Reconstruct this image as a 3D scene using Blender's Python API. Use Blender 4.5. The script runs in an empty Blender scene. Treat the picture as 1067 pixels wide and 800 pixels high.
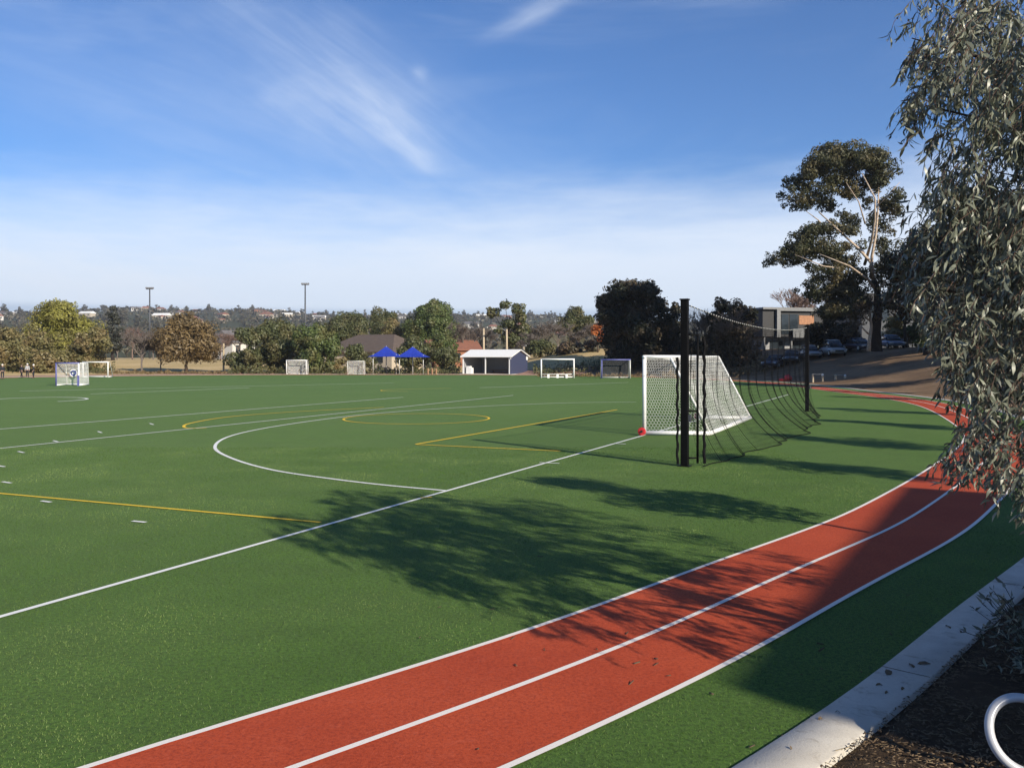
import bpy, bmesh, math, random
import numpy as np
from mathutils import Vector, Matrix

random.seed(7)
rng = np.random.default_rng(11)
R = math.radians
sc = bpy.context.scene
COL = sc.collection
F, CX, HY, EYE = 922.0, 533.5, 370.0, 2.5      # focal length and horizon of the photograph in its own pixels, eye height

# ------------------------------------------------------------------ measuring
def P(px, py):
    """ground point (z = 0) seen at that pixel of the photograph"""
    d = EYE * F / (py - HY)
    return ((px - CX) / F * d, d)

def PD(px, py, d):
    return Vector(((px - CX) / F * d, d, EYE + (HY - py) / F * d))

def S(a, b, x):
    t = np.clip((np.asarray(x, float) - a) / (b - a), 0, 1)
    return t * t * (3 - 2 * t)

def catmull(pts, n=12, closed=False):
    pts = [np.array(p, float) for p in pts]
    out = []
    m = len(pts)
    rngi = range(m) if closed else range(m - 1)
    for i in rngi:
        if closed:
            p0, p1, p2, p3 = pts[(i - 1) % m], pts[i], pts[(i + 1) % m], pts[(i + 2) % m]
        else:
            p1, p2 = pts[i], pts[i + 1]
            p0 = pts[i - 1] if i else 2 * p1 - p2
            p3 = pts[i + 2] if i + 2 < m else 2 * p2 - p1
        # centripetal parameters avoid loops where the spacing is uneven
        t0 = 0; t1 = t0 + max(1e-6, np.linalg.norm(p1 - p0)) ** .5
        t2 = t1 + max(1e-6, np.linalg.norm(p2 - p1)) ** .5; t3 = t2 + max(1e-6, np.linalg.norm(p3 - p2)) ** .5
        for k in range(n):
            t = t1 + (t2 - t1) * k / n
            a1 = (t1 - t) / (t1 - t0) * p0 + (t - t0) / (t1 - t0) * p1
            a2 = (t2 - t) / (t2 - t1) * p1 + (t - t1) / (t2 - t1) * p2
            a3 = (t3 - t) / (t3 - t2) * p2 + (t - t2) / (t3 - t2) * p3
            b1 = (t2 - t) / (t2 - t0) * a1 + (t - t0) / (t2 - t0) * a2
            b2 = (t3 - t) / (t3 - t1) * a2 + (t - t1) / (t3 - t1) * a3
            out.append((t2 - t) / (t2 - t1) * b1 + (t - t1) / (t2 - t1) * b2)
    if not closed:
        out.append(pts[-1])
    return np.array(out)

# ------------------------------------------------------------------ materials
class NT:
    def __init__(self, tree):
        self.t = tree; self.n = tree.nodes; self.l = tree.links
    def node(self, kind, **kw):
        nd = self.n.new(kind)
        for k, v in kw.items():
            setattr(nd, k, v)
        return nd
    def put(self, sock, v):
        if isinstance(v, bpy.types.NodeSocket): self.l.new(v, sock)
        elif v is not None: sock.default_value = v
    def m(self, op, a, b=None, c=None, clamp=False):
        nd = self.node('ShaderNodeMath', operation=op, use_clamp=clamp)
        self.put(nd.inputs[0], a)
        if b is not None: self.put(nd.inputs[1], b)
        if c is not None: self.put(nd.inputs[2], c)
        return nd.outputs[0]
    def step(self, v, a, b, o0=0.0, o1=1.0):
        nd = self.node('ShaderNodeMapRange', interpolation_type='SMOOTHSTEP')
        self.put(nd.inputs[0], v)
        for i, x in enumerate((a, b, o0, o1)): self.put(nd.inputs[i + 1], x)
        return nd.outputs[0]
    def mix(self, f, a, b):
        nd = self.node('ShaderNodeMix', data_type='RGBA')
        self.put(nd.inputs[0], f); self.put(nd.inputs[6], c4(a)); self.put(nd.inputs[7], c4(b))
        return nd.outputs[2]
    def noise(self, scale, vec=None, detail=4, rough=.55, dist=0.0):
        nd = self.node('ShaderNodeTexNoise')
        nd.inputs['Scale'].default_value = scale; nd.inputs['Detail'].default_value = detail
        nd.inputs['Roughness'].default_value = rough; nd.inputs['Distortion'].default_value = dist
        if vec is not None: self.l.new(vec, nd.inputs['Vector'])
        return nd.outputs['Fac']
    def pos(self):
        return self.node('ShaderNodeNewGeometry').outputs['Position']
    def island(self):
        return self.node('ShaderNodeNewGeometry').outputs['Random Per Island']

def c4(c):
    if isinstance(c, bpy.types.NodeSocket): return c
    return (*c, 1.0) if len(c) == 3 else c

def new_mat(name):
    m = bpy.data.materials.new(name); m.use_nodes = True
    nt = NT(m.node_tree)
    b = m.node_tree.nodes['Principled BSDF']
    return m, nt, b

def mat(name, col, rough=.6, metal=0.0, var=.12, scale=6.0, bump=0.0, spec=None, col2=None):
    """plain paint / plastic / metal: colour with mottling of its own"""
    m, nt, b = new_mat(name)
    d = [max(0, c * (1 - var * 2)) for c in col] if col2 is None else col2
    tc = nt.node('ShaderNodeTexCoord').outputs['Object']
    n = nt.noise(scale, tc, 5)
    f = nt.step(n, .35, .7)
    nt.l.new(nt.mix(f, d, col), b.inputs['Base Color'])
    b.inputs['Roughness'].default_value = rough; b.inputs['Metallic'].default_value = metal
    if spec is not None: b.inputs['Specular IOR Level'].default_value = spec
    if bump:
        bp = nt.node('ShaderNodeBump'); bp.inputs['Strength'].default_value = bump; bp.inputs['Distance'].default_value = .02
        nt.l.new(nt.noise(scale * 8, tc, 3), bp.inputs['Height']); nt.l.new(bp.outputs[0], b.inputs['Normal'])
    return m

def leaf_mat(name, c1, c2, c3=None, rough=.5, trans=.25, spec=.4):
    """foliage: every leaf its own tint between two colours, a third for the odd patch"""
    m, nt, b = new_mat(name)
    col = nt.mix(nt.island(), c1, c2)
    if c3:
        tc = nt.node('ShaderNodeTexCoord').outputs['Object']
        col = nt.mix(nt.step(nt.noise(.45, tc, 2), .42, .68), col, c3)
    nt.l.new(col, b.inputs['Base Color'])
    b.inputs['Roughness'].default_value = rough; b.inputs['Specular IOR Level'].default_value = spec
    tr = nt.node('ShaderNodeBsdfTranslucent'); nt.l.new(col, tr.inputs['Color'])
    mx = nt.node('ShaderNodeMixShader'); mx.inputs[0].default_value = trans
    nt.l.new(b.outputs[0], mx.inputs[1]); nt.l.new(tr.outputs[0], mx.inputs[2])
    nt.l.new(mx.outputs[0], m.node_tree.nodes['Material Output'].inputs['Surface'])
    return m

def net_mat(name, col, cover=.4, cell=.12):
    """knotted net: square openings cut through a woven sheet"""
    m, nt, b = new_mat(name)
    b.inputs['Base Color'].default_value = c4(col); b.inputs['Roughness'].default_value = .7
    uv = nt.node('ShaderNodeTexCoord').outputs['Object']
    sp = nt.node('ShaderNodeSeparateXYZ'); nt.l.new(uv, sp.inputs[0])
    w = 1 - math.sqrt(1 - cover)
    def line(a):
        fr = nt.m('FRACT', nt.m('DIVIDE', a, cell))
        return nt.m('LESS_THAN', fr, w)
    h = nt.m('ADD', sp.outputs[0], sp.outputs[1])
    al = nt.m('MAXIMUM', line(h), line(sp.outputs[2]))
    tb = nt.node('ShaderNodeBsdfTransparent')
    mx = nt.node('ShaderNodeMixShader'); nt.l.new(al, mx.inputs[0])
    nt.l.new(tb.outputs[0], mx.inputs[1]); nt.l.new(b.outputs[0], mx.inputs[2])
    nt.l.new(mx.outputs[0], m.node_tree.nodes['Material Output'].inputs['Surface'])
    return m

GD = (.425, .905)      # direction of the goal line
def turf_mat():
    m, nt, b = new_mat('turf')
    p = nt.pos()
    big = nt.noise(.16, p, 3); mid = nt.noise(2.3, p, 4); fine = nt.noise(85, p, 3, .7); vf = nt.noise(150, p, 3, .7)
    frac = nt.noise(26.0, p, 8, .85); patch = nt.noise(1.1, p, 6, .7)
    # pile direction: rolls about 4 m wide laid across the field, each brushed a little differently
    sp = nt.node('ShaderNodeSeparateXYZ'); nt.l.new(p, sp.inputs[0])
    lane = nt.m('ADD', nt.m('MULTIPLY', sp.outputs[0], -GD[1] / 3.7), nt.m('MULTIPLY', sp.outputs[1], GD[0] / 3.7))
    wn = nt.node('ShaderNodeTexWhiteNoise', noise_dimensions='1D'); nt.l.new(nt.m('FLOOR', lane), wn.inputs['W'])
    c = nt.mix(nt.step(mid, .3, .7), (.050, .126, .012), (.066, .154, .015))
    c = nt.mix(nt.step(big, .35, .7), c, (.082, .160, .027))
    c = nt.mix(nt.m('MULTIPLY', wn.outputs['Value'], .35), c, (.038, .106, .010))
    c = nt.mix(nt.m('MULTIPLY', nt.step(patch, .40, .66), .40), c, (.040, .080, .014))
    c = nt.mix(nt.step(frac, .54, .40), c, (.017, .042, .008))
    c = nt.mix(nt.m('MULTIPLY', nt.step(frac, .52, .66), .75), c, (.105, .190, .036))
    c = nt.mix(nt.m('MULTIPLY', nt.step(fine, .48, .66), .6), c, (.016, .038, .008))
    c = nt.mix(nt.m('MULTIPLY', nt.step(vf, .58, .70), .85), c, (.25, .33, .11))
    nt.l.new(c, b.inputs['Base Color'])
    b.inputs['Roughness'].default_value = .8; b.inputs['Specular IOR Level'].default_value = .12
    b.inputs['Sheen Weight'].default_value = .075; b.inputs['Sheen Roughness'].default_value = .5
    b.inputs['Sheen Tint'].default_value = (.70, .95, .40, 1)
    bp = nt.node('ShaderNodeBump'); bp.inputs['Strength'].default_value = .55; bp.inputs['Distance'].default_value = .015
    nt.l.new(nt.m('ADD', fine, vf), bp.inputs['Height']); nt.l.new(bp.outputs[0], b.inputs['Normal'])
    return m

def track_mat():
    m, nt, b = new_mat('red_rubber')
    p = nt.pos()
    big = nt.noise(.6, p, 4); fine = nt.noise(130, p, 3, .7); mid = nt.noise(9, p, 4, .6); frac = nt.noise(34, p, 7, .85)
    scuff = nt.noise(1.3, p, 6, .7, 1.5)
    c = nt.mix(nt.step(big, .35, .7), (.42, .060, .020), (.50, .080, .027))
    c = nt.mix(nt.m('MULTIPLY', nt.step(mid, .5, .72), .30), c, (.50, .10, .05))
    c = nt.mix(nt.m('MULTIPLY', nt.step(frac, .53, .38), .65), c, (.20, .026, .012))
    c = nt.mix(nt.m('MULTIPLY', nt.step(frac, .54, .68), .5), c, (.56, .13, .07))
    c = nt.mix(nt.m('MULTIPLY', nt.step(scuff, .58, .74), .38), c, (.20, .045, .030))
    c = nt.mix(nt.m('MULTIPLY', nt.step(fine, .5, .7), .55), c, (.20, .028, .015))
    nt.l.new(c, b.inputs['Base Color'])
    b.inputs['Roughness'].default_value = .85; b.inputs['Specular IOR Level'].default_value = .2
    bp = nt.node('ShaderNodeBump'); bp.inputs['Strength'].default_value = .5; bp.inputs['Distance'].default_value = .006
    nt.l.new(fine, bp.inputs['Height']); nt.l.new(bp.outputs[0], b.inputs['Normal'])
    return m

def line_mat(name, col, worn):
    m, nt, b = new_mat(name)
    p = nt.pos()
    f = nt.step(nt.noise(140, p, 3, .7), .50, .75)
    nt.l.new(nt.mix(nt.m('MULTIPLY', f, .55), col, worn), b.inputs['Base Color'])
    b.inputs['Roughness'].default_value = .8; b.inputs['Specular IOR Level'].default_value = .15
    return m

def soil_mat(name, c1, c2, c3, scale=1.0, bump=.6):
    m, nt, b = new_mat(name)
    p = nt.pos()
    a = nt.noise(.35 * scale, p, 5); d = nt.noise(6 * scale, p, 5, .65); e = nt.noise(45 * scale, p, 4, .7)
    c = nt.mix(nt.step(a, .35, .68), c1, c2)
    c = nt.mix(nt.m('MULTIPLY', nt.step(d, .5, .72), .8), c, c3)
    c = nt.mix(nt.m('MULTIPLY', nt.step(e, .5, .7), .55), c, [x * .35 for x in c1])
    nt.l.new(c, b.inputs['Base Color']); b.inputs['Roughness'].default_value = .95; b.inputs['Specular IOR Level'].default_value = .1
    bp = nt.node('ShaderNodeBump'); bp.inputs['Strength'].default_value = bump; bp.inputs['Distance'].default_value = .05
    nt.l.new(nt.m('ADD', d, e), bp.inputs['Height']); nt.l.new(bp.outputs[0], b.inputs['Normal'])
    return m

def concrete_mat():
    m, nt, b = new_mat('concrete')
    p = nt.pos()
    a = nt.noise(1.6, p, 5, .6); e = nt.noise(60, p, 4, .7); st = nt.noise(4.5, p, 5, .7, 1.0)
    c = nt.mix(nt.step(a, .35, .7), (.44, .41, .36), (.56, .53, .47))
    c = nt.mix(nt.m('MULTIPLY', nt.step(st, .54, .72), .75), c, (.25, .215, .17))
    c = nt.mix(nt.m('MULTIPLY', nt.step(e, .5, .7), .35), c, (.30, .28, .25))
    nt.l.new(c, b.inputs['Base Color']); b.inputs['Roughness'].default_value = .9
    bp = nt.node('ShaderNodeBump'); bp.inputs['Strength'].default_value = .35; bp.inputs['Distance'].default_value = .01
    nt.l.new(e, bp.inputs['Height']); nt.l.new(bp.outputs[0], b.inputs['Normal'])
    return m

M = {}
M['turf'] = turf_mat(); M['track'] = track_mat(); M['concrete'] = concrete_mat()
M['white_line'] = line_mat('white_line', (.80, .80, .76), (.35, .42, .33))
M['yellow_line'] = line_mat('yellow_line', (.80, .54, .05), (.40, .34, .05))
M['track_line'] = line_mat('track_line', (.78, .74, .68), (.52, .30, .24))
M['mulch'] = soil_mat('mulch', (.075, .048, .030), (.115, .078, .048), (.18, .13, .08), 2.2, .9)
M['dirt'] = soil_mat('dirt', (.185, .120, .072), (.30, .20, .122), (.12, .10, .055), .5)
M['clay'] = soil_mat('clay', (.36, .21, .15), (.42, .26, .19), (.30, .17, .12), .6, .2)
M['lawn'] = soil_mat('lawn', (.46, .34, .16), (.56, .42, .22), (.28, .26, .11), .25, .3)
M['asphalt'] = soil_mat('asphalt', (.045, .045, .048), (.06, .06, .062), (.075, .073, .07), .5, .2)
M['hill'] = soil_mat('hill', (.055, .065, .032), (.075, .075, .04), (.11, .09, .055), .06, .2)
M['white_paint'] = mat('white_paint', (.80, .80, .78), .35, var=.03)
M['black_paint'] = mat('black_paint', (.0045, .0045, .005), .6, var=.15, spec=.12)
M['black_rope'] = mat('black_rope', (.006, .006, .007), .85, spec=.15)
M['white_rope'] = mat('white_rope', (.78, .78, .75), .8, var=.05)
M['red_plastic'] = mat('red_plastic', (.68, .035, .04), .4, var=.1)
M['rubber'] = mat('rubber', (.02, .02, .02), .8)
M['blue_paint'] = mat('blue_paint', (.12, .13, .36), .5)
M['blue_cloth'] = mat('blue_cloth', (.008, .032, .34), .75, scale=2, var=.1)
M['pale_steel'] = mat('pale_steel', (.62, .62, .58), .45, .2)
M['grey_steel'] = mat('grey_steel', (.22, .22, .22), .5, .3)
M['dark_steel'] = mat('dark_steel', (.07, .075, .085), .5, .3)
M['timber'] = mat('timber', (.36, .22, .12), .8, scale=9, var=.2)
M['pale_timber'] = mat('pale_timber', (.52, .42, .29), .8, scale=9, var=.15)
M['white_roof'] = mat('white_roof', (.88, .87, .82), .5, var=.04)
M['navy_wall'] = mat('navy_wall', (.045, .055, .11), .6)
M['grey_wall'] = mat('grey_wall', (.33, .335, .35), .7)
M['cream_wall'] = mat('cream_wall', (.50, .43, .33), .85)
M['white_wall'] = mat('white_wall', (.62, .59, .54), .85)
M['brick_wall'] = mat('brick_wall', (.36, .16, .09), .9, scale=14, var=.2)
M['red_roof'] = mat('red_roof', (.26, .11, .07), .85, scale=3)
M['brown_roof'] = mat('brown_roof', (.115, .085, .066), .85, scale=3)
M['grey_roof'] = mat('grey_roof', (.15, .14, .14), .8, scale=3)
M['glass'] = mat('glass', (.03, .04, .05), .08, var=.2)
M['black_clad'] = mat('black_clad', (.012, .012, .015), .6)
M['grey_clad'] = mat('grey_clad', (.19, .195, .20), .6)
M['cedar'] = mat('cedar', (.38, .17, .075), .6, scale=5, var=.15)
M['bark'] = mat('bark', (.105, .075, .055), .95, scale=12, var=.3, bump=.5)
M['dark_bark'] = mat('dark_bark', (.045, .034, .028), .95, scale=12, var=.3, bump=.5)
M['gum_bark'] = mat('gum_bark', (.55, .46, .36), .8, scale=5, col2=(.33, .24, .17), bump=.2)
M['twig'] = mat('twig', (.175, .145, .125), .9, scale=20, var=.2)
M['pink_twig'] = mat('pink_twig', (.24, .16, .13), .9, scale=20, var=.2)
M['twig_red'] = mat('twig_red', (.15, .085, .06), .8, scale=12, var=.2)
M['pvc'] = mat('pvc', (.52, .53, .55), .25, var=.04)
M['skin'] = mat('skin', (.50, .30, .21), .6)
M['dark_fabric'] = mat('dark_fabric', (.018, .020, .028), .9)
M['grey_fabric'] = mat('grey_fabric', (.42, .42, .43), .9)
M['hair'] = mat('hair', (.05, .035, .025), .7)
M['white_cap'] = mat('white_cap', (.78, .77, .74), .8)
M['net_white'] = net_mat('net_white', (.80, .80, .78), .34, .11)
M['net_dark'] = net_mat('net_dark', (.12, .13, .14), .25, .12)
# foliage
M['euc_leaf'] = leaf_mat('euc_leaf', (.046, .056, .038), (.255, .268, .200), (.165, .180, .128), rough=.40, trans=.12, spec=.5)
M['gum_leaf'] = leaf_mat('gum_leaf', (.040, .049, .024), (.088, .090, .042), (.125, .102, .046), trans=.3)
M['yellow_leaf'] = leaf_mat('yellow_leaf', (.24, .235, .050), (.34, .32, .080), (.19, .17, .062), trans=.35)
M['olive_leaf'] = leaf_mat('olive_leaf', (.155, .148, .060), (.245, .212, .090), (.260, .195, .090), trans=.35)
M['dark_leaf'] = leaf_mat('dark_leaf', (.064, .080, .034), (.130, .140, .058), (.155, .138, .060), trans=.3)
M['green_leaf'] = leaf_mat('green_leaf', (.066, .102, .034), (.140, .175, .055), (.155, .150, .058), trans=.3)
M['pine_leaf'] = leaf_mat('pine_leaf', (.036, .042, .034), (.065, .066, .048))
M['tan_leaf'] = leaf_mat('tan_leaf', (.185, .130, .060), (.26, .185, .085), (.15, .112, .058), trans=.3)
M['orange_leaf'] = leaf_mat('orange_leaf', (.55, .17, .05), (.66, .25, .08), (.28, .12, .05))
M['brown_leaf'] = leaf_mat('brown_leaf', (.105, .076, .046), (.160, .110, .068), (.075, .070, .040))
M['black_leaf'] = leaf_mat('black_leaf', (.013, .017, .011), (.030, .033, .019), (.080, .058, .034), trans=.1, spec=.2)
M['hill_leaf'] = leaf_mat('hill_leaf', (.050, .055, .032), (.105, .095, .055), (.120, .095, .062))

# ------------------------------------------------------------------ building helpers
def tag(o, label=None, cat=None, group=None, kind=None):
    if label: o['label'] = label
    if cat: o['category'] = cat
    if group: o['group'] = group
    if kind: o['kind'] = kind
    return o

def empty(name, loc, label, cat, rz=0.0, group=None):
    o = bpy.data.objects.new(name, None); COL.objects.link(o)
    o.location = loc; o.rotation_euler = (0, 0, rz); o.empty_display_size = .2
    return tag(o, label, cat, group)

def link(name, me, m, parent=None, smooth=False):
    if m is not None:
        me.materials.clear(); me.materials.append(m)
    if smooth:
        me.polygons.foreach_set('use_smooth', [True] * len(me.polygons))
    o = bpy.data.objects.new(name, me); COL.objects.link(o)
    if parent is not None: o.parent = parent
    return o

def obj(name, bm, m, parent=None, smooth=False):
    me = bpy.data.meshes.new(name); bm.normal_update(); bm.to_mesh(me); bm.free()
    return link(name, me, m, parent, smooth)

def mesh_np(name, V, Fq, m, parent=None, smooth=False):
    """mesh from numpy arrays, every face with the same number of corners"""
    me = bpy.data.meshes.new(name)
    V = np.asarray(V, np.float32); Fq = np.asarray(Fq, np.int32)
    k = Fq.shape[1]; nf = len(Fq)
    me.vertices.add(len(V)); me.vertices.foreach_set('co', V.ravel())
    me.loops.add(nf * k); me.loops.foreach_set('vertex_index', Fq.ravel())
    me.polygons.add(nf)
    me.polygons.foreach_set('loop_start', np.arange(0, nf * k, k, dtype=np.int32))
    me.polygons.foreach_set('loop_total', np.full(nf, k, np.int32))
    me.update(calc_edges=True); me.validate()
    return link(name, me, m, parent, smooth)

def box(bm, lo, hi, mtx=None, bevel=0.0):
    lo, hi = Vector(lo), Vector(hi)
    v = [bm.verts.new((x, y, z)) for x in (lo.x, hi.x) for y in (lo.y, hi.y) for z in (lo.z, hi.z)]
    for f in ((0, 1, 3, 2), (4, 6, 7, 5), (0, 4, 5, 1), (2, 3, 7, 6), (0, 2, 6, 4), (1, 5, 7, 3)):
        bm.faces.new([v[i] for i in f])
    if bevel:
        es = list({e for vv in v for e in vv.link_edges})
        r = bmesh.ops.bevel(bm, geom=es, offset=bevel, segments=2, profile=.6, affect='EDGES')
        v = list({vv for f in r['faces'] for vv in f.verts} | {x for x in v if x.is_valid})
    if mtx is not None:
        for x in v: x.co = mtx @ x.co
    return v

def tube(bm, pts, rad, n=8, cap=True):
    pts = [Vector(p) for p in pts]
    if not hasattr(rad, '__len__'): rad = [rad] * len(pts)
    rings = []
    up = Vector((0, 0, 1))
    prev = None
    for i, p in enumerate(pts):
        a = pts[max(0, i - 1)]; b = pts[min(len(pts) - 1, i + 1)]
        t = (b - a).normalized() if (b - a).length > 1e-9 else Vector((0, 0, 1))
        if prev is None:
            s = t.cross(up)
            if s.length < 1e-3: s = t.cross(Vector((1, 0, 0)))
        else:
            s = prev - t * prev.dot(t)
        s.normalize(); prev = s; w = t.cross(s)
        rings.append([bm.verts.new(p + (s * math.cos(2 * math.pi * k / n) + w * math.sin(2 * math.pi * k / n)) * rad[i]) for k in range(n)])
    for a, b in zip(rings, rings[1:]):
        for k in range(n):
            bm.faces.new((a[k], a[(k + 1) % n], b[(k + 1) % n], b[k]))
    if cap:
        bm.faces.new(rings[0][::-1]); bm.faces.new(rings[-1])

def tube_obj(name, pts, rad, m, parent=None, n=8):
    bm = bmesh.new(); tube(bm, pts, rad, n)
    return obj(name, bm, m, parent, smooth=n > 5)

def strands(name, polys, r, m, parent=None):
    """many thin cords as one net: three-sided tubes along straight pieces"""
    A = np.array([a for a, b in polys], float); B = np.array([b for a, b in polys], float)
    T = B - A; L = np.linalg.norm(T, axis=1, keepdims=True); T = T / np.maximum(L, 1e-9)
    up = np.where(np.abs(T[:, 2:3]) > .9, np.array([[1., 0, 0]]), np.array([[0, 0, 1.]]))
    s = np.cross(T, up); s /= np.linalg.norm(s, axis=1, keepdims=True); w = np.cross(T, s)
    V = []
    for k in range(3):
        a = 2 * math.pi * k / 3; V.append(s * math.cos(a) * r + w * math.sin(a) * r)
    n = len(A)
    verts = np.stack([A + V[0], A + V[1], A + V[2], B + V[0], B + V[1], B + V[2]], 1).reshape(-1, 3)
    base = (np.arange(n) * 6)[:, None]
    Fq = np.concatenate([base + np.array([[0, 1, 4, 3]]), base + np.array([[1, 2, 5, 4]]), base + np.array([[2, 0, 3, 5]])])
    return mesh_np(name, verts, Fq, m, parent)

def copy_tree(o, parent=None):
    c = o.copy(); COL.objects.link(c)
    if parent is not None: c.parent = parent
    for ch in list(o.children): copy_tree(ch, c)
    return c

# ------------------------------------------------------------------ plan of the running track and the ground
LANE, TRACK_W, TURF_EDGE, SLAB_W = .885, 1.77, 2.73, .38
inner_pts = [P(82, 800), P(328, 727), P(580, 647), P(730, 591), P(870, 541), P(907, 523), P(967.5, 488.5), (13.6, 26.6),
             P(989.5, 439), P(951, 421), P(907, 413), P(868, 408), (22.6, 76), (19.5, 92), (12, 104), (0, 110.5), (-16, 112), (-38, 109.5), (-55, 98),
             (-68, 78), (-75, 48), (-68, 10), (-44, -14), (-20, -13)]
INNER = catmull(inner_pts, 16, closed=True)
# even spacing
def resample(c, step):
    d = np.linalg.norm(np.roll(c, -1, 0) - c, axis=1); s = np.concatenate([[0], np.cumsum(d)])
    cc = np.vstack([c, c[:1]]); n = int(s[-1] / step); t = np.linspace(0, s[-1], n, endpoint=False)
    return np.stack([np.interp(t, s, cc[:, 0]), np.interp(t, s, cc[:, 1])], 1)
INNER = resample(INNER, .5)
for _ in range(6):
    INNER = .5 * INNER + .25 * (np.roll(INNER, 1, 0) + np.roll(INNER, -1, 0))
def normals(c):
    t = np.roll(c, -1, 0) - np.roll(c, 1, 0); t /= np.linalg.norm(t, axis=1, keepdims=True)
    return np.stack([t[:, 1], -t[:, 0]], 1)
NRM = normals(INNER)
for _ in range(10):
    NRM = .5 * NRM + .25 * (np.roll(NRM, 1, 0) + np.roll(NRM, -1, 0))
NRM /= np.linalg.norm(NRM, axis=1, keepdims=True)
def off(d): return INNER + NRM * d
BOUND = off(TURF_EDGE + SLAB_W)
BSUB = BOUND[::2]

def sdist(x, y):
    """distance outside the edge of the sports ground (0 inside)"""
    x = np.atleast_1d(np.asarray(x, float)); y = np.atleast_1d(np.asarray(y, float))
    out = np.empty(len(x))
    x0, y0 = BSUB[:, 0], BSUB[:, 1]; x1, y1 = np.roll(x0, -1), np.roll(y0, -1)
    for i in range(0, len(x), 2000):
        px, py = x[i:i + 2000, None], y[i:i + 2000, None]
        d = np.sqrt(((px - x0) ** 2 + (py - y0) ** 2).min(1))
        cr = ((y0 > py) != (y1 > py)) & (px < (x1 - x0) * (py - y0) / (y1 - y0 + 1e-12) + x0)
        d[(cr.sum(1) % 2) == 1] = 0
        out[i:i + 2000] = d
    return out

def HH(x, y):
    x = np.atleast_1d(np.asarray(x, float)); y = np.atleast_1d(np.asarray(y, float))
    s = sdist(x, y)
    near = 1 - S(14, 34, y)
    right = S(26, 48, y) * S(-8, 14, x)
    far = S(60, 95, y) * (1 - S(-2, 16, x))
    h = near * (.95 * S(.25, 4.4, s) + .012 * np.minimum(s, 40)) + right * (3.1 * S(0, 19, s) + .01 * np.minimum(s, 80)) + far * 1.6 * S(6, 70, s)
    h = h * S(0, .3, s) if False else h
    r = np.hypot(x, y); az = np.arctan2(x, np.maximum(y, 1e-3))
    A = 79 - 19 * S(-.08, .1, az) + 5.0 * np.sin(az * 17 + 1) + 3 * np.sin(az * 41)
    h = h + A * S(330, 1900, r) * (y > 0) * S(100, 250, y) * (1 - S(2000, 2900, r) * .6)
    return h

def H(x, y): return float(HH(x, y)[0])

# ------------------------------------------------------------------ setting: ground, turf, track, markings
def ring_strip(name, inner, outer, z, m, zo=None):
    n = len(inner)
    V = np.concatenate([np.c_[inner, np.full(n, z)], np.c_[outer, np.full(n, z if zo is None else zo)]])
    i = np.arange(n); j = (i + 1) % n
    o = mesh_np(name, V, np.stack([i, j, j + n, i + n], 1)[:, ::-1], m)
    return tag(o, kind='structure')

def fill(name, poly, z, m):
    bm = bmesh.new()
    vs = [bm.verts.new((p[0], p[1], z)) for p in poly]
    es = [bm.edges.new((vs[i], vs[(i + 1) % len(vs)])) for i in range(len(vs))]
    bmesh.ops.triangle_fill(bm, edges=es, use_beauty=True)
    bmesh.ops.recalc_face_normals(bm, faces=bm.faces)
    for f in bm.faces:
        if f.normal.z < 0: f.normal_flip()
    return tag(obj(name, bm, m), kind='structure')

fill('turf_field', off(TURF_EDGE)[::2], 0.0, M['turf'])
ring_strip('running_track', off(-.02), off(TRACK_W + .02), .005, M['track'])
for k, o_ in enumerate((0, LANE, TRACK_W)):
    ring_strip('lane_line', off(o_ - .027), off(o_ + .027), .010, M['track_line'])

def strip(name, pts, w, m, z=.009, closed=False):
    pts = np.array(pts, float)
    if closed: t = np.roll(pts, -1, 0) - np.roll(pts, 1, 0)
    else: t = np.gradient(pts, axis=0)
    t /= np.linalg.norm(t, axis=1, keepdims=True); n = np.stack([t[:, 1], -t[:, 0]], 1)
    a, b = pts - n * w / 2, pts + n * w / 2; k = len(pts)
    V = np.concatenate([np.c_[a, np.full(k, z)], np.c_[b, np.full(k, z)]])
    i = np.arange(k if closed else k - 1); j = (i + 1) % k
    return tag(mesh_np(name, V, np.stack([i, i + k, j + k, j], 1)[:, ::-1], m), kind='structure')

def seg(a, b, n=2): return [np.array(a) + (np.array(b) - np.array(a)) * k / (n - 1) for k in range(n)]
GL0, GL1 = np.array(P(0, 643)), np.array(P(822, 411))
GDIR = (GL1 - GL0) / np.linalg.norm(GL1 - GL0); GPER = np.array([GDIR[1], -GDIR[0]])
strip('goal_line', seg(GL0 - GDIR * 40, GL1), .075, M['white_line'])
dpts = [P(*p) for p in ((465, 511.5), (400, 505.5), (349, 499.5), (285, 490), (240, 477), (224, 466), (240, 454.5), (289, 444), (390, 431), (499, 423.5), (600, 419.6), (663, 419))]
strip('shooting_circle_line', catmull(dpts, 14), .09, M['white_line'], .0095)
strip('pitch_line', seg(P(-200, 463), P(420, 414)), .10, M['white_line'], .010)
strip('pitch_line', seg(P(-200, 488), P(535, 412)), .09, M['white_line'], .0105)
strip('pitch_line', seg(P(94, 410.5), P(260, 404)), .14, M['white_line'], .010)
strip('pitch_line', seg(P(20, 407.5), P(410, 399)), .14, M['white_line'], .0105)
strip('pitch_line', seg(P(500, 404), P(655, 398.5)), .14, M['white_line'], .010)
strip('far_circle_line', catmull([P(*p) for p in ((-30, 418.5), (13, 415), (50, 414), (80, 414.3), (91, 415.6), (82, 417), (60, 418.5))], 10), .16, M['white_line'], .011)
strip('yellow_court_line', seg(P(-120, 503.5), P(334, 544.5)), .075, M['yellow_line'], .011)
strip('yellow_box_line', [np.array(P(*p)) for p in ((585, 470.2), (510, 466.8), (433, 463.2))], .085, M['yellow_line'], .0115)
strip('yellow_box_line', seg(P(433.5, 463), P(643, 427)), .10, M['yellow_line'], .012)
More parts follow.
